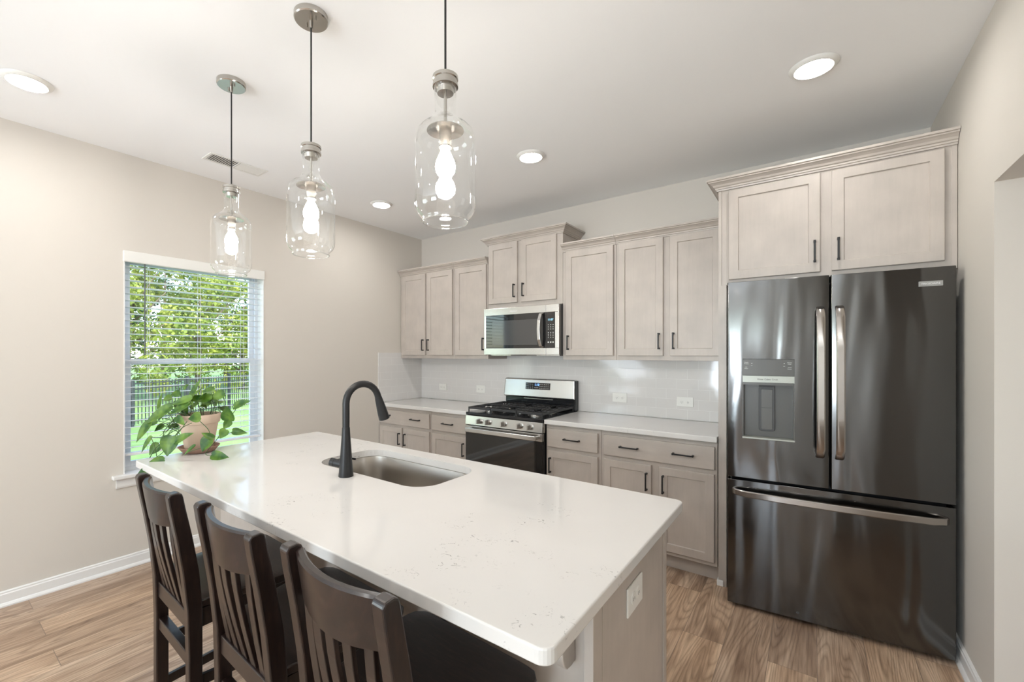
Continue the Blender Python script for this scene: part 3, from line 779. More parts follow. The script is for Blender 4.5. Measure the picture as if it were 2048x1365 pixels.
# fronts facing the range (doors on the working side)
for a, b in ((1.125, 1.715), (1.735, 2.105), (2.115, 2.485), (2.505, 3.185)):
    d = MB().box(a, b, BY1-.0195, BY1-.001, .132, .676).build('door', M['cab'], isl, bevel=.003)
    d2 = MB().box(a, b, BY1-.0195, BY1-.001, .704, .846).build('drawer', M['cabh'], isl, bevel=.003)
MB().box(BX1-.024, BX1, BY0-.055, BY0, .0, .881).build('corner_post', M['cab'], isl, bevel=.002)
MB().box(BX0, BX1-.025, BY0-.014, BY0-.0005, .0, .881).build('back_panel', M['cab'], isl)
baseprof = [(0,0),(.012,0),(.012,.075),(.006,.085),(0,.085)]
MB().sweep([((BX0, BY0-.014, 0), (0,-1,0), (0,0,1)), ((BX1-.025, BY0-.014, 0), (0,-1,0), (0,0,1))], baseprof).build('base_moulding', M['cab'], isl)
for cx in (1.22, 2.05, 3.132):
    pr_ = [(0,0),(-.02,-.004),(-.045,.0),(-.060,.012),(-.070,.035),(-.071,.055),(-.066,.085),(-.075,.112),(-.105,.135),(-.145,.150),(-.168,.175),(-.170,.2305),(0,.2305)]
    y0, z0 = BY0-.0145, .881-.2308
    mb = MB().prism([(y0+a, z0+b) for a, b in pr_], cx-.019, cx+.019, 'YZ')
    mb.build('corbel', M['cab'], isl, smooth=True, bevel=.003)
# decora style outlet plate on the island end
io = thing('outlet', 'white wide outlet plate on the end panel of the island', 'outlet', (BX1, -2.365, .728))
MB().box(0, .006, -.0635, .0635, -.040, .040).build('cover_plate', M['white_plastic'], io, local=True, bevel=.002)
for s in (-1, 1):
    rc = MB().prism([(s*.021+.0165*math.cos(a*PI/8), .0185*math.sin(a*PI/8)) for a in range(16)], .006, .0085, 'YZ').build('receptacle', M['white_plastic'], io, local=True)
    MB().box(.0085, .0089, s*.021-.006, s*.021-.0045, -.006, .004).box(.0085, .0089, s*.021+.0045, s*.021+.006, -.005, .003).build('slots', M['slot'], rc, local=True)

# sink
sk = thing('sink', 'undermount stainless steel sink set into the island', 'sink', ((SX0+SX1)/2, (SY0_+SY1_)/2, .66))
def ring_pts(off, r, z, seg=10): return [(a, b, z) for a, b in rrect(SX0-off, SX1+off, SY0_-off, SY1_+off, r, seg)]
bm = bmesh.new()
spec = [(.022, .127, .8815), (.004, .109, .8815), (.002, .105, .878), (-.004, .10, .80), (-.010, .095, .72), (-.020, .085, .688), (-.045, .075, .674), (-.10, .06, .670)]
R = [[bm.verts.new(p) for p in ring_pts(o_, r_, z_)] for o_, r_, z_ in spec]
for a, b in zip(R, R[1:]):
    n_ = len(a)
    for i in range(n_): bm.faces.new((a[i], a[(i+1) % n_], b[(i+1) % n_], b[i]))
bm.faces.new(R[-1])
mb = MB(); mb.bm = bm
so = mb.build('basin', M['sinksteel'], sk, smooth='all')
sm = so.modifiers.new('solid', 'SOLIDIFY'); sm.thickness = .0012; sm.offset = -1
MB().lathe([(0,.6735),(.030,.6735),(.045,.676),(.055,.6725),(.055,.6705)], ((SX0+SX1)/2, (SY0_+SY1_)/2+.03, 0), 28).build('drain', M['steel'], sk, smooth=True)

# faucet
fc = thing('faucet', 'matte black gooseneck pull-down faucet standing behind the sink', 'faucet', (2.088, -2.532, .914))
MB().lathe([(0,0),(.0300,0),(.0300,.004),(.0275,.030),(.0235,.085),(.0190,.145),(.0165,.185),(.0158,.200),(.0150,.202),(0,.202)], (0,0,0), 32).build('body', M['matte_black'], fc, local=True, smooth=True)
pts = [(0,0,.200),(0,0,.25),(0,0,.300)]
R_ = .078
dirv = Vector((.12, 1, 0)).normalized()
for k in range(1, 17):
    a = PI * k/16 * .93
    pts.append(tuple(dirv*(R_ - R_*math.cos(a)) + Vector((0,0,.300 + R_*math.sin(a)))))
MB().tube(pts, .0145, 20).build('neck', M['matte_black'], fc, local=True, smooth=True)
pe = Vector(pts[-1]); td = (pe - Vector(pts[-2])).normalized()
hd = [pe, pe+td*.012, pe+td*.042, pe+td*.078, pe+td*.104]
MB().tube(hd, [.0150, .0165, .0195, .0225, .0235], 20).build('spray_head', M['matte_black'], fc, local=True, smooth=True)
bp_ = pe + td*.092 + dirv*.0225
MB().tube([bp_, bp_+dirv*.012], .0045, 8).build('spray_button', M['matte_black'], fc, local=True)
hv = Vector((-.92, -.40, 0)).normalized()
MB().tube([hv*.018+Vector((0,0,.048)), hv*.052+Vector((0,0,.053))], .0165, 18).build('valve', M['matte_black'], fc, local=True, smooth=True)
MB().tube([hv*.053+Vector((0,0,.0532)), hv*.070+Vector((0,0,.056))], .0168, 18).build('valve_cap', M['matte_black'], fc, local=True, smooth=True)
MB().tube([hv*.060+Vector((0,0,.060)), Vector((-.03,.030,.066)), Vector((.004,.044,.062))], [.004,.004,.0045], 8).build('lever', M['matte_black'], fc, local=True, smooth=True)

# ------------------------------------------------------------------ stools
def make_stool():
    r = thing('counter_stool', 'x', 'stool', (0,0,0), 0, 'counter stools along the island')
    hw = .192
    # rear posts: curved back legs
    path = [(0.0, 0), (-.070+.07, .30), (0, .60), (-.010, .70), (-.030, .82), (-.055, .93), (-.066, .985)]
    for s in (-1, 1):
        # outline in YZ; rear face follows path, depth 0.042 (thins to 0.034)
        rear = [(.0, 0), (0, .45), (-.004, .60), (-.016, .72), (-.034, .84), (-.050, .93), (-.056, .973)]
        front = [(.040, 0), (.040, .45), (.040, .60), (.030, .72), (.010, .84), (-.008, .93), (-.014, .965)]
        prof = rear + [(-.050, .982), (-.030, .984), (-.018, .978)] + front[::-1]
        x0, x1 = (-hw, -hw+.036) if s < 0 else (hw-.036, hw)
        MB().prism(prof, x0, x1, 'YZ').build('leg', M['wood'], r, local=True, bevel=.004, seg=2)
    for s in (-1, 1):
        x = s*.198
        MB().box(x-.017, x+.017, .352, .386, 0, .588).build('leg', M['wood'], r, local=True, bevel=.003)
    # top rail bowed backwards
    def bow(x, z): 
        yb = {0:0}.get(0, 0)
        zt = [(.58, 0.010), (.72, .006), (.84, -.014), (.94, -.030), (.985, -.036)]
        for (z0, y0), (z1, y1) in zip(zt, zt[1:]):
            if z <= z1: base_ = y0 + (y1-y0)*(z-z0)/(z1-z0); break
        else: base_ = zt[-1][1]
        return base_ + .0 - .034*(1 - (x/.155)**2) + .010
    mb = MB(); n_ = 14; rings = []
    zs = [.852, .862, .89, .93, .960, .968, .971]
    for i in range(n_+1):
        x = -.1565 + .313*i/n_
        f = [(x, bow(x, z)-.011, z) for z in zs]; b = [(x, bow(x, z)+.011, z) for z in zs]
        f[-1] = (x, bow(x, .971)-.006, .973); b[-1] = (x, bow(x, .971)+.006, .973)
        f[0] = (x, bow(x, .852)-.011, .852 + .012*abs(x/.15)**2); b[0] = (x, bow(x, .852)+.011, .852 + .012*abs(x/.15)**2)
        rings.append([mb.bm.verts.new(p) for p in f + b[::-1]])
    for a, b in zip(rings, rings[1:]):
        for i in range(len(a)): mb.bm.faces.new((a[i], a[(i+1) % len(a)], b[(i+1) % len(a)], b[i]))
    mb.bm.faces.new(rings[0][::-1]); mb.bm.faces.new(rings[-1])
    mb.build('top_rail', M['wood'], r, local=True, smooth=True)
    for i in range(5):
        x = -.112 + .056*i
        mb = MB(); fr = []
        for z in (.572, .62, .68, .74, .80, .862):
            k = min(1.0, (z-.572)/.29)
            yb = .018*(1-k) + bow(x, z)*k - .012*math.sin(PI*k)*0
            yb = (.018)*(1-k)**1.3 + (bow(x, .86))*(1-(1-k)**1.3)
            fr.append(((x, yb, z), (1,0,0), (0,1,0)))
        mb.sweep(fr, [(-.016,-.006),(.016,-.006),(.016,.006),(-.016,.006)])
        mb.build('back_slat', M['wood'], r, local=True, bevel=.002)
    MB().box(-hw+.036, hw-.036, .006, .032, .520, .576).build('lower_back_rail', M['wood'], r, local=True, bevel=.003)
    # seat: slightly dished, rounded front
    mb = MB(); nx, ny = 16, 14; x_ = []
    def seat_w(t): return .182 + .050*min(1, t*1.6)
    top = []; bot = []
    for j in range(ny+1):
        t = j/ny; y = .030 + .385*t
        rt_, rb_ = [], []
        for i in range(nx+1):
            u = -1 + 2*i/nx; w_ = seat_w(t)
            if t > .86: w_ -= .03*((t-.86)/.14)**2
            dish = .009*(1-u*u)*math.sin(PI*min(1, max(0, t)))
            e = .004*(abs(u)**12) + (.004 if t > .99 else 0) + (.003 if t < .01 else 0)
            rt_.append(mb.bm.verts.new((u*w_, y, .620-dish-e))); rb_.append(mb.bm.verts.new((u*(w_-.004), y, .588)))
        top.append(rt_); bot.append(rb_)
    for j in range(ny):
        for i in range(nx):
            mb.bm.faces.new((top[j][i], top[j][i+1], top[j+1][i+1], top[j+1][i])); mb.bm.faces.new((bot[j][i], bot[j+1][i], bot[j+1][i+1], bot[j][i+1]))
        mb.bm.faces.new((top[j][0], top[j+1][0], bot[j+1][0], bot[j][0])); mb.bm.faces.new((top[j][nx], bot[j][nx], bot[j+1][nx], top[j+1][nx]))
    for i in range(nx):
        mb.bm.faces.new((top[0][i], bot[0][i], bot[0][i+1], top[0][i+1])); mb.bm.faces.new((top[ny][i], top[ny][i+1], bot[ny][i+1], bot[ny][i]))
    mb.build('seat', M['wood'], r, local=True, smooth=True, bevel=.004, seg=2)
    ap = MB().box(-.181, .181, .362, .380, .530, .587)
    for s in (-1, 1):
        ap.quad8([(s*.172-.009,.040,.530),(s*.172+.009,.040,.530),(s*.198+.009,.352,.530),(s*.198-.009,.352,.530),(s*.172-.009,.040,.587),(s*.172+.009,.040,.587),(s*.198+.009,.352,.587),(s*.198-.009,.352,.587)])
    ap.build('apron', M['wood'], r, local=True)
    def sbar(z, h=.034, w=.016):
        for s in (-1, 1):
            MB().quad8([(s*.168-w/2,.040,z),(s*.168+w/2,.040,z),(s*.198+w/2,.352,z),(s*.198-w/2,.352,z),(s*.168-w/2,.040,z+h),(s*.168+w/2,.040,z+h),(s*.198+w/2,.352,z+h),(s*.198-w/2,.352,z+h)]).build('stretcher', M['wood'], r, local=True, bevel=.002)
    sbar(.330); sbar(.175)
    MB().box(-hw+.036, hw-.036, .008, .036, .398, .440).build('stretcher', M['wood'], r, local=True, bevel=.003)
    MB().box(-.181, .181, .356, .382, .225, .265).build('foot_rest', M['wood'], r, local=True, bevel=.003)
    return r
st0 = make_stool()
ST = [(1.852, -3.082, -2.2, 'dark wooden counter stool at the far end nearest the window'),
      (2.367, -3.076, -2.4, 'dark wooden counter stool standing between the other two'),
      (2.842, -3.068, -2.6, 'dark wooden counter stool nearest the camera and island corner')]
for i, (x, y, a, lab) in enumerate(ST):
    o = st0 if i == 0 else copy_tree(st0)
    o.location = (x, y, 0); o.rotation_euler = (0, 0, math.radians(a)); o['label'] = lab

# ------------------------------------------------------------------ pendants
def make_pendant():
    r = thing('pendant_light', 'x', 'pendant light', (0,0,H), 0, 'glass pendants above the island')
    MB().lathe([(0,-.024),(.060,-.024),(.0635,-.020),(.0635,-.001),(0,-.001)], (0,0,0), 48).build('canopy', M['nickel'], r, local=True, smooth=True)
    for s in (-1, 1):
        MB().lathe([(0,-.034),(.004,-.034),(.004,-.024),(0,-.024)], (s*.030,0,0), 12).build('canopy_screw', M['nickel'], r, local=True)
    MB().lathe([(0,-.052),(.006,-.052),(.0075,-.024),(0,-.024)], (0,0,0), 16).build('strain_relief', M['nickel'], r, local=True, smooth=True)
    zc = 2.238 - H
    MB().tube([(0,0,-.050),(0,0,-.25),(0,0,zc+.008)], .0032, 10).build('cord', M['cord'], r, local=True, smooth=True)
    MB().lathe([(0,zc+.010),(.006,zc+.010),(.007,zc+.001),(.030,zc),(.0375,zc-.003),(.0375,zc-.012),(.0345,zc-.014),(.0345,zc-.024),(.0375,zc-.026),(.0375,zc-.034),(.026,zc-.036),(.024,zc-.052),(0,zc-.054)], (0,0,0), 40).build('cap', M['nickel'], r, local=True, smooth=True)
    MB().tube([(0,0,zc-.052),(0,0,zc-.150)], .0048, 12).build('stem', M['nickel'], r, local=True, smooth=True)
    MB().lathe([(0,-.148+zc),(.018,-.148+zc),(.040,-.152+zc),(.054,-.160+zc),(.0545,-.162+zc),(.040,-.156+zc),(.018,-.151+zc),(0,-.151+zc)], (0,0,0), 40).build('reflector', M['nickel'], r, local=True, smooth=True)
    MB().lathe([(0,zc-.148),(.0185,zc-.148),(.0185,zc-.152),(.0180,zc-.205),(.0195,zc-.208),(.0195,zc-.212),(0,zc-.212)], (0,0,0), 28).build('socket', M['nickel'], r, local=True, smooth=True)
    b0 = zc-.210
    MB().lathe([(.0,b0),(.013,b0),(.0135,b0-.012),(.020,b0-.026),(.027,b0-.042),(.0295,b0-.057),(.0275,b0-.072),(.020,b0-.083),(.009,b0-.089),(0,b0-.090)], (0,0,0), 32).build('bulb', M['bulb'], r, local=True, smooth=True)
    z1, z0 = zc-.016, 1.808-H
    gl = [(.0335,z1),(.0325,z1-.02),(.0325,z1-.085),(.034,z1-.100),(.041,z1-.113),(.058,z1-.127),(.074,z1-.138),(.084,z1-.152),(.0895,z1-.172),(.0895,z1-.20),(.0895,z0+.085),(.0895,z0+.052),(.087,z0+.036),(.080,z0+.022),(.070,z0+.013),(.067,z0+.006),(.0685,z0),(.0655,z0-.001),(.0640,z0+.004)]
    MB().lathe(gl, (0,0,0), 56).build('glass_shade', M['jar'], r, local=True, smooth='all')
    rim = MB()
    rim.tube([(.0670*math.cos(2*PI*i/48), .0670*math.sin(2*PI*i/48), z0) for i in range(49)], .0022, 8, cap=False)
    rim.build('shade_rim', M['jar'], r, local=True, smooth='all')
    return r
pp = make_pendant()
for i, (x, lab) in enumerate(((1.369, 'clear glass bottle pendant farthest away, in front of the window'), (2.062, 'middle clear glass bottle pendant over the island sink'), (2.766, 'nearest clear glass bottle pendant with its canopy out of view'))):
    o = pp if i == 0 else copy_tree(pp)
    o.location = (x, -2.674, H); o['label'] = lab

# ------------------------------------------------------------------ ceiling lights and vent
def make_can():
    r = thing('ceiling_light', 'x', 'ceiling light', (0,0,H), 0, 'round recessed ceiling lights')
    MB().lathe([(.068,-.010),(.074,-.016),(.082,-.014),(.094,-.004),(.0955,-.001),(.066,-.001),(.066,-.008)], (0,0,0), 48).build('trim_ring', M['white_plastic'], r, local=True, smooth=True)
    MB().lathe([(0,-.013),(.050,-.0125),(.067,-.010),(.067,-.006),(0,-.006)], (0,0,0), 48).build('lens', M['lens'], r, local=True, smooth=True)
    return r
cc = make_can()
CL = [(.59, -1.09, 'round ceiling light over the corner by the left wall'), (2.121, -1.10, 'round ceiling light in front of the range'),
      (3.627, -1.10, 'round ceiling light above the refrigerator aisle'), (.59, -3.28, 'round ceiling light at the left edge near the window'),
      (3.627, -4.6, 'added unseen ceiling light behind the camera near the right wall'), (.9, -6.6, 'added unseen ceiling light in the living area on the left'),  # from here on: unseen lights, added to light the room from behind
      (3.2, -6.9, 'added unseen ceiling light in the living area on the right'), (2.1, -5.0, 'added unseen ceiling light in the middle of the living area')]
for i, (x, y, lab) in enumerate(CL):
    o = cc if i == 0 else copy_tree(cc); o.location = (x, y, H); o['label'] = lab
vn = thing('ceiling_vent', 'white rectangular air vent in the ceiling near the left wall', 'vent', (.41, -2.235, H))
mb = MB()
mb.box(-.075,-.058,-.19,.19,-.006,-.0005).box(.058,.075,-.19,.19,-.006,-.0005).box(-.058,.058,-.19,-.172,-.006,-.0005).box(-.058,.058,.172,.19,-.006,-.0005).box(-.058,.058,-.004,.004,-.006,-.0005)
mb.build('frame', M['white_plastic'], vn, local=True, bevel=.0015)
MB().box(-.058,.058,-.172,.172,-.0012,-.0004).build('backing', M['slot'], vn, local=True)
mb = MB()
for half, sgn in ((-1, 1), (1, -1)):
    for k in range(12):
        yc = half*(.010 + .0135*k + .006)
        d = .0055*sgn
        mb.quad8([(-.057, yc-d-.0006, -.0055),(.057, yc-d-.0006, -.0055),(.057, yc-d+.0006, -.0055),(-.057, yc-d+.0006, -.0055),(-.057, yc+d-.0006, -.0014),(.057, yc+d-.0006, -.0014),(.057, yc+d+.0006, -.0014),(-.057, yc+d+.0006, -.0014)])
mb.build('louvers', M['white_plastic'], vn, local=True)

# ------------------------------------------------------------------ plant
pl = thing('potted_plant', 'trailing green pothos in a pale clay pot on the island corner', 'plant', (1.095, -2.715, .914))
MB().lathe([(0,0),(.062,0),(.072,.004),(.090,.026),(.094,.030),(.091,.032),(.084,.028),(.066,.012),(0,.012)], (0,0,0), 40).build('saucer', M['saucer'], pl, local=True, smooth=True)
MB().lathe([(0,.0125),(.060,.0125),(.063,.016),(.086,.150),(.093,.152),(.099,.192),(.0975,.196),(.090,.196),(.086,.17),(0,.168)], (0,0,0), 40).build('pot', M['terra'], pl, local=True, smooth=True)
MB().lathe([(0,.182),(.05,.180),(.0865,.176)], (0,0,0), 28).build('soil', M['soil'], pl, local=True, smooth=True)
LEAVES= [((1.075, -2.753, 1.185), (1.147, -2.723, 1.304), 0.029), ((0.978, -2.764, 1.214), (0.961, -2.802, 1.204), 0.03), ((0.914, -2.838, 1.132), (0.951, -2.835, 1.222), 0.025), ((0.919, -2.784, 1.189), (0.907, -2.818, 1.176), 0.038), ((1.135, -2.77, 1.199), (1.078, -2.839, 1.164), 0.034), ((1.145, -2.788, 1.164), (1.09, -2.854, 1.119), 0.046), ((1.031, -2.824, 1.15), (0.943, -2.916, 1.061), 0.051), ((0.974, -2.893, 1.073), (0.939, -2.944, 0.978), 0.053), ((1.037, -2.907, 1.01), (1.022, -2.944, 0.937), 0.026), ((1.178, -2.863, 1.021), (1.181, -2.886, 0.931), 0.073), ((1.081, -2.887, 0.976), (1.066, -2.923, 0.929), 0.043), ((1.216, -2.859, 1.004), (1.306, -2.816, 1.05), 0.038), ((1.192, -2.902, 0.922), (1.156, -2.955, 0.91), 0.032), ((1.192, -2.952, 0.895), (1.168, -2.996, 0.872), 0.033), ((1.285, -2.781, 1.116), (1.262, -2.824, 1.111), 0.046), ((1.344, -2.761, 1.019), (1.336, -2.793, 0.958), 0.057), ((1.367, -2.756, 1.021), (1.345, -2.798, 1.051), 0.027), ((1.384, -2.706, 1.054), (1.382, -2.732, 1.017), 0.039), ((1.332, -2.67, 1.094), (1.346, -2.684, 1.165), 0.058), ((1.293, -2.65, 1.081), (1.288, -2.678, 1.044), 0.034), ((1.291, -2.626, 1.154), (1.375, -2.586, 1.186), 0.039), ((1.327, -2.648, 1.035), (1.404, -2.615, 1.029), 0.03), ((1.333, -2.745, 0.934), (1.417, -2.706, 0.928), 0.039), ((1.183, -2.633, 1.216), (1.15, -2.683, 1.186), 0.04), ((1.126, -2.613, 1.164), (1.105, -2.654, 1.166), 0.016), ((1.01, -2.613, 1.225), (0.976, -2.664, 1.211), 0.033), ((1.035, -2.72, 1.205), (1.101, -2.695, 1.247), 0.015), ((1.151, -2.682, 1.199), (1.116, -2.734, 1.174), 0.04), ((0.839, -2.681, 1.248), (0.848, -2.7, 1.218), 0.02), ((1.32, -2.817, 0.991), (1.301, -2.857, 0.948), 0.017), ((0.992, -2.778, 1.048), (0.971, -2.82, 1.042), 0.019), ((0.968, -2.834, 1.053), (0.954, -2.87, 1.025), 0.029), ((1.138, -2.83, 1.109), (1.194, -2.813, 1.072), 0.03), ((0.998, -2.748, 1.167), (1.061, -2.726, 1.161), 0.038), ((1.03, -2.661, 1.149), (1.083, -2.646, 1.207), 0.017), ((1.092, -2.677, 1.174), (1.089, -2.704, 1.17), 0.019), ((0.917, -2.81, 1.116), (0.907, -2.843, 1.069), 0.03), ((1.019, -2.707, 1.165), (1.064, -2.698, 1.197), 0.034), ((0.856, -2.832, 1.062), (0.84, -2.869, 1.04), 0.026)]
VINES= [[(1.213, -2.811, 1.093), (1.16, -2.851, 1.011), (1.098, -2.898, 0.972), (1.064, -2.924, 0.902), (1.059, -2.928, 0.875), (1.067, -2.922, 0.865)], [(1.296, -2.785, 1.098), (1.327, -2.762, 1.06), (1.338, -2.754, 1.017), (1.318, -2.769, 0.979), (1.281, -2.797, 0.963), (1.244, -2.825, 0.948)], [(1.347, -2.709, 1.054), (1.331, -2.721, 1.011), (1.284, -2.756, 0.937), (1.311, -2.736, 0.929)], [(1.129, -2.648, 1.104), (1.119, -2.656, 1.159), (1.106, -2.666, 1.184)], [(1.148, -2.634, 1.104), (1.14, -2.641, 1.167)], [(1.166, -2.62, 1.104), (1.165, -2.621, 1.167), (1.158, -2.626, 1.21)], [(1.079, -2.687, 1.095), (1.072, -2.692, 1.155), (1.069, -2.694, 1.176)], [(1.091, -2.703, 1.098), (1.078, -2.713, 1.157), (1.064, -2.723, 1.17)], [(1.084, -2.658, 1.097), (1.089, -2.654, 1.152), (1.08, -2.66, 1.152)], [(1.064, -2.749, 1.101), (1.074, -2.741, 1.151), (1.06, -2.751, 1.184)], [(1.018, -2.733, 1.1), (0.991, -2.754, 1.138), (0.981, -2.761, 1.21)], [(1.057, -2.754, 1.097), (0.997, -2.799, 1.122), (0.938, -2.845, 1.134)], [(1.102, -2.769, 1.098), (1.031, -2.824, 1.143)], [(1.1, -2.797, 1.057), (1.029, -2.851, 1.004), (0.977, -2.89, 1.0)], [(1.05, -2.784, 1.025), (0.975, -2.842, 1.071), (0.952, -2.859, 1.075)], [(1.029, -2.788, 1.057), (0.97, -2.833, 1.09), (0.914, -2.876, 1.073)], [(1.073, -2.917, 1.015), (1.089, -2.906, 0.972), (1.097, -2.9, 0.922)], [(1.317, -2.631, 1.142), (1.29, -2.652, 1.089), (1.264, -2.672, 1.04)], [(1.37, -2.666, 1.039), (1.344, -2.686, 1.027), (1.31, -2.712, 1.008)], [(1.209, -2.789, 1.082), (1.168, -2.82, 1.055), (1.137, -2.844, 1.008)], [(1.046, -2.75, 1.091), (1.019, -2.77, 1.112), (0.952, -2.821, 1.028), (0.946, -2.826, 0.991)], [(0.988, -2.782, 1.044), (0.961, -2.802, 1.102), (0.941, -2.817, 1.119)], [(1.054, -2.782, 0.996), (1.034, -2.797, 1.025), (0.978, -2.839, 1.054)], [(1.365, -2.745, 1.027), (1.347, -2.759, 1.015)], [(1.129, -2.875, 0.953), (1.111, -2.889, 0.933), (1.098, -2.898, 0.922)]]
rl = random.Random(3)
mb = MB(); camdir = Vector((-.606, .795, 0))
def add_leaf(A, B, w, roll):
    A = Vector(A); B = Vector(B); L_ = (B-A).length; t = (B-A).normalized()
    nrm = (Vector((.60, -.72, .35)) + Vector((rl.uniform(-.3,.3), rl.uniform(-.3,.3), rl.uniform(-.1,.5)))).normalized()
    side = t.cross(nrm).normalized(); nrm = side.cross(t).normalized()
    st = [(-.06,.30),(.02,.80),(.14,1.0),(.34,.98),(.54,.80),(.72,.52),(.88,.22),(1.0,.0)]
    rows = []
    for k, wk in st:
        c = A + t*(L_*k) - nrm*(.10*L_*(k-.35)**2)
        hw_ = w*.5*wk
        if wk == 0: rows.append([mb.bm.verts.new(c)]); continue
        lobe = -t*(L_*.05) if k < .05 else Vector((0,0,0))
        rows.append([mb.bm.verts.new(c - side*hw_ + nrm*hw_*.22 + lobe), mb.bm.verts.new(c - side*hw_*.5 + nrm*hw_*.05 + lobe*.6), mb.bm.verts.new(c - nrm*hw_*.06), mb.bm.verts.new(c + side*hw_*.5 + nrm*hw_*.05 + lobe*.6), mb.bm.verts.new(c + side*hw_ + nrm*hw_*.22 + lobe)])
    for a, b in zip(rows, rows[1:]):
        if len(b) == 1:
            for i in range(4): mb.bm.faces.new((a[i], a[i+1], b[0]))
        else:
            for i in range(4): mb.bm.faces.new((a[i], a[i+1], b[i+1], b[i]))
for A, B, w in LEAVES: add_leaf(A, B, w*1.22, 0)
for k in range(22):
    a = rl.uniform(0, 2*PI); rr = rl.uniform(.03, .13); zz = rl.uniform(1.13, 1.20)
    A = Vector((1.06 + rr*math.cos(a), -2.70 + rr*math.sin(a), zz)); B = A + Vector((rl.uniform(-.05,.05), rl.uniform(-.05,.05), rl.uniform(-.04,.03)))*1.2
    add_leaf(A, B, rl.uniform(.03, .05), 0)
mb.build('leaves', M['leaf'], pl, smooth='all')
mb = MB()
def smooth_path(pts):
    P = [Vector(p) for p in pts]
    if len(P) < 3: 
        mid = (P[0]+P[1])/2 + Vector((0,0,.008)); P = [P[0], mid, P[1]]
    out = []
    Q = [P[0]] + P + [P[-1]]
    for i in range(1, len(Q)-2):
        for s in range(5):
            t = s/5
            out.append(.5*((2*Q[i]) + (-Q[i-1]+Q[i+1])*t + (2*Q[i-1]-5*Q[i]+4*Q[i+1]-Q[i+2])*t*t + (-Q[i-1]+3*Q[i]-3*Q[i+1]+Q[i+2])*t**3))
    out.append(P[-1]); return out
for v in VINES: mb.tube(smooth_path(v), .0017, 6)
for k in range(14):
    a = rl.uniform(0, 2*PI); p0 = Vector((1.095+.05*math.cos(a), -2.715+.05*math.sin(a), 1.09)); p2 = Vector((1.06+.12*math.cos(a), -2.72+.12*math.sin(a), rl.uniform(1.10, 1.18)))
    mb.tube(smooth_path([p0, (p0+p2)/2+Vector((0,0,.03)), p2]), .0014, 5)
for k in range(26):   # tangle of bare stems hanging on the left of the pot
    p0 = Vector((rl.uniform(1.00,1.05), rl.uniform(-2.80,-2.75), rl.uniform(1.02,1.12))); p2 = Vector((rl.uniform(.93,1.07), rl.uniform(-2.86,-2.80), rl.uniform(.97,1.09)))
    mb.tube([p0, (p0+p2)/2+Vector((0,0,rl.uniform(-.01,.015))), p2], .0010, 5)
mb.build('vines', M['stem'], pl, smooth='all')

# ------------------------------------------------------------------ outdoors
GZ = -.52
o = MB().box(-70, -T-.01, -40, 60, GZ-.2, GZ).build('ground_1', M['grass']); struct(o, 'green lawn outside the window')
fp0, fp1 = Vector((-8.9, -3.2)), Vector((-20.0, 16.35))
fdv = (fp1-fp0); FL = fdv.length; fdv.normalize()
fn = thing('metal_fence', 'black metal picket fence across the lawn outside', 'fence', (fp0.x, fp0.y, GZ), math.atan2(fdv.y, fdv.x))
k = 0
M['fence'] = simple('black_fence_metal', (.02, .022, .025), .5)
while k*1.83 < FL:
    x = k*1.83
    MB().box(x-.035, x+.035, -.035, .035, 0, 1.26).build('post', M['fence'], fn, local=True); k += 1
MB().box(0, FL, -.014, .014, 1.13, 1.16).box(0, FL, -.014, .014, .98, 1.01).box(0, FL, -.014, .014, .14, .17).build('rails', M['fence'], fn, local=True)
mb = MB(); x = .1
while x < FL: mb.box(x-.009, x+.009, -.009, .009, .05, 1.20); x += .11
p_ = mb.build('pickets', M['fence'], fn, local=True); p_['kind'] = 'stuff'

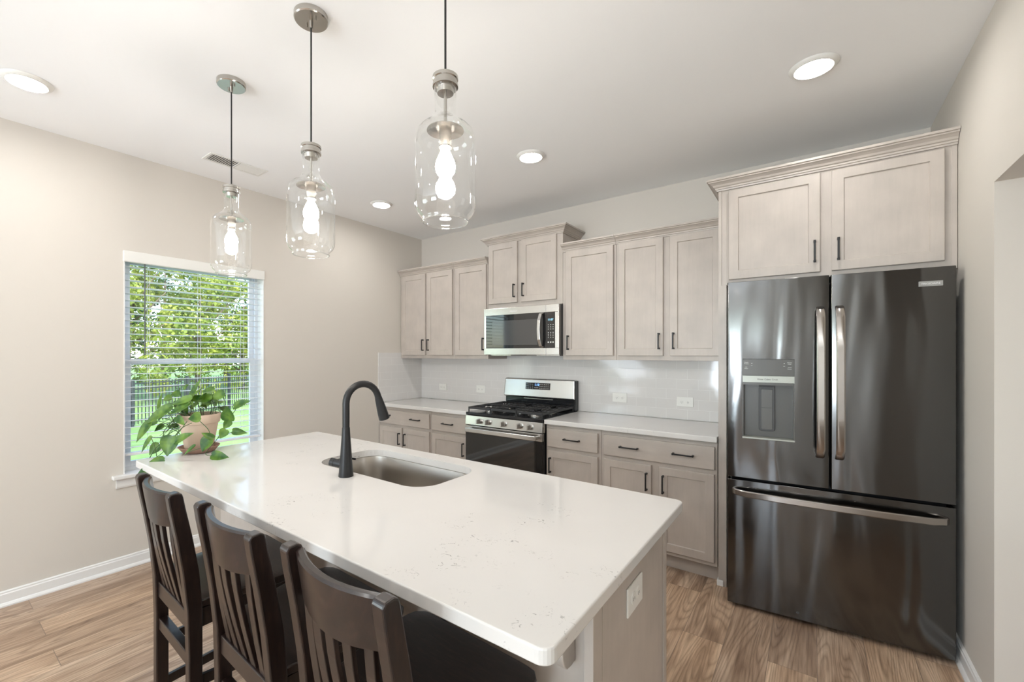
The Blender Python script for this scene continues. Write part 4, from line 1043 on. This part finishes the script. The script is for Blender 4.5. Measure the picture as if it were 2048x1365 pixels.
def tree(x, y, h, rad, mat, label, seed, nleaf=5200, low=.1):
    rt = random.Random(seed)
    r = thing('tree', label, 'tree', (x, y, GZ), 0, 'trees beyond the fence')
    tb = MB()
    tb.tube([(0,0,-.05),(.05,.03,h*.3),(0,.1,h*.62)], [.16,.12,.05], 10)
    for k in range(9):
        a = rt.uniform(0, 2*PI); z0 = h*rt.uniform(.12, .5); l = rad*rt.uniform(.5, .9)
        tb.tube([(0,0,z0),(math.cos(a)*l*.5, math.sin(a)*l*.5, z0+l*.35),(math.cos(a)*l, math.sin(a)*l, z0+l*.8)], [.05,.03,.012], 6)
    tb.build('trunk', M['bark'], r, local=True, smooth='all')
    cl = []
    for k in range(46):
        a = rt.uniform(0, 2*PI); q = math.sqrt(rt.random()); z = h*rt.uniform(low, .97); env = rad*max(0, 1-max(0, (z/h-.55)/.5)**2)**.5 if z/h > .55 else rad*(.72+.5*z/h)
        cl.append((math.cos(a)*q*env*.9, math.sin(a)*q*env*.9, z, rt.uniform(.35, .8)))
    vs, fs = [], []
    for k in range(nleaf):
        cx, cy, cz, cr = rt.choice(cl)
        d = Vector((rt.gauss(0,1), rt.gauss(0,1), rt.gauss(0,.8))).normalized()*cr*rt.uniform(.75, 1.05)
        p = Vector((cx, cy, cz)) + d
        if p.z < .1: continue
        s = rt.uniform(.055, .12); n_ = (d + Vector((rt.gauss(0,.5), rt.gauss(0,.5), rt.gauss(0,.5)+.4))).normalized()
        u = n_.orthogonal().normalized(); u.rotate(Matrix.Rotation(rt.uniform(0, 6.28), 3, n_)); v = n_.cross(u)
        i = len(vs); vs += [p-u*s, p-v*s*.6, p+u*s, p+v*s*.6]; fs.append((i, i+1, i+2, i+3))
    me = bpy.data.meshes.new('foliage'); me.from_pydata(vs, [], fs); me.materials.append(mat)
    f = bpy.data.objects.new('foliage', me); C.objects.link(f); f.parent = r
TR = [(-17.5, 1.5, 7.0, 2.3, 'tree0', 'yellow-green leafy tree at the left side of the window view'), (-19.2, 4.6, 7.6, 2.5, 'tree0', 'yellow-green leafy tree in the centre of the window view'),
      (-21.5, 7.6, 7.4, 2.5, 'tree0', 'yellow-green leafy tree at the right side of the window view'), (-23.8, 11.0, 8, 2.7, 'tree0', 'yellow-green tree beyond the right edge of the window'),
      (-16.2, -1.8, 7.2, 2.3, 'tree0', 'yellow-green tree beyond the left edge of the window'),
      (-22.0, .8, 10.5, 3.2, 'tree1', 'tall dark green tree behind the left trees'), (-24.0, 5.0, 11.0, 3.3, 'tree1', 'tall dark green tree behind the centre trees'),
      (-26.5, 9.5, 11.5, 3.4, 'tree1', 'tall dark green tree behind the right trees'), (-21.0, -4.0, 10.0, 3.2, 'tree1', 'tall dark green tree farthest left of all'),
      (-29.0, 14.5, 12, 3.6, 'tree1', 'tall dark green tree second from the right end of the back row'),
      (-26.0, 16.2, 8, 2.6, 'tree0', 'yellow-green tree at the far right end of the front row'), (-31.0, 21.0, 12, 3.6, 'tree1', 'tall dark green tree farthest right of all')]
for i, (x, y, h_, rr, mt, lab) in enumerate(TR):
    if mt == 'tree1': x -= 3.0; y += .6
    tree(x, y, h_, rr, M[mt], lab, 11+i, 9000 if mt == 'tree0' else 8000, .04 if mt == 'tree0' else .05)
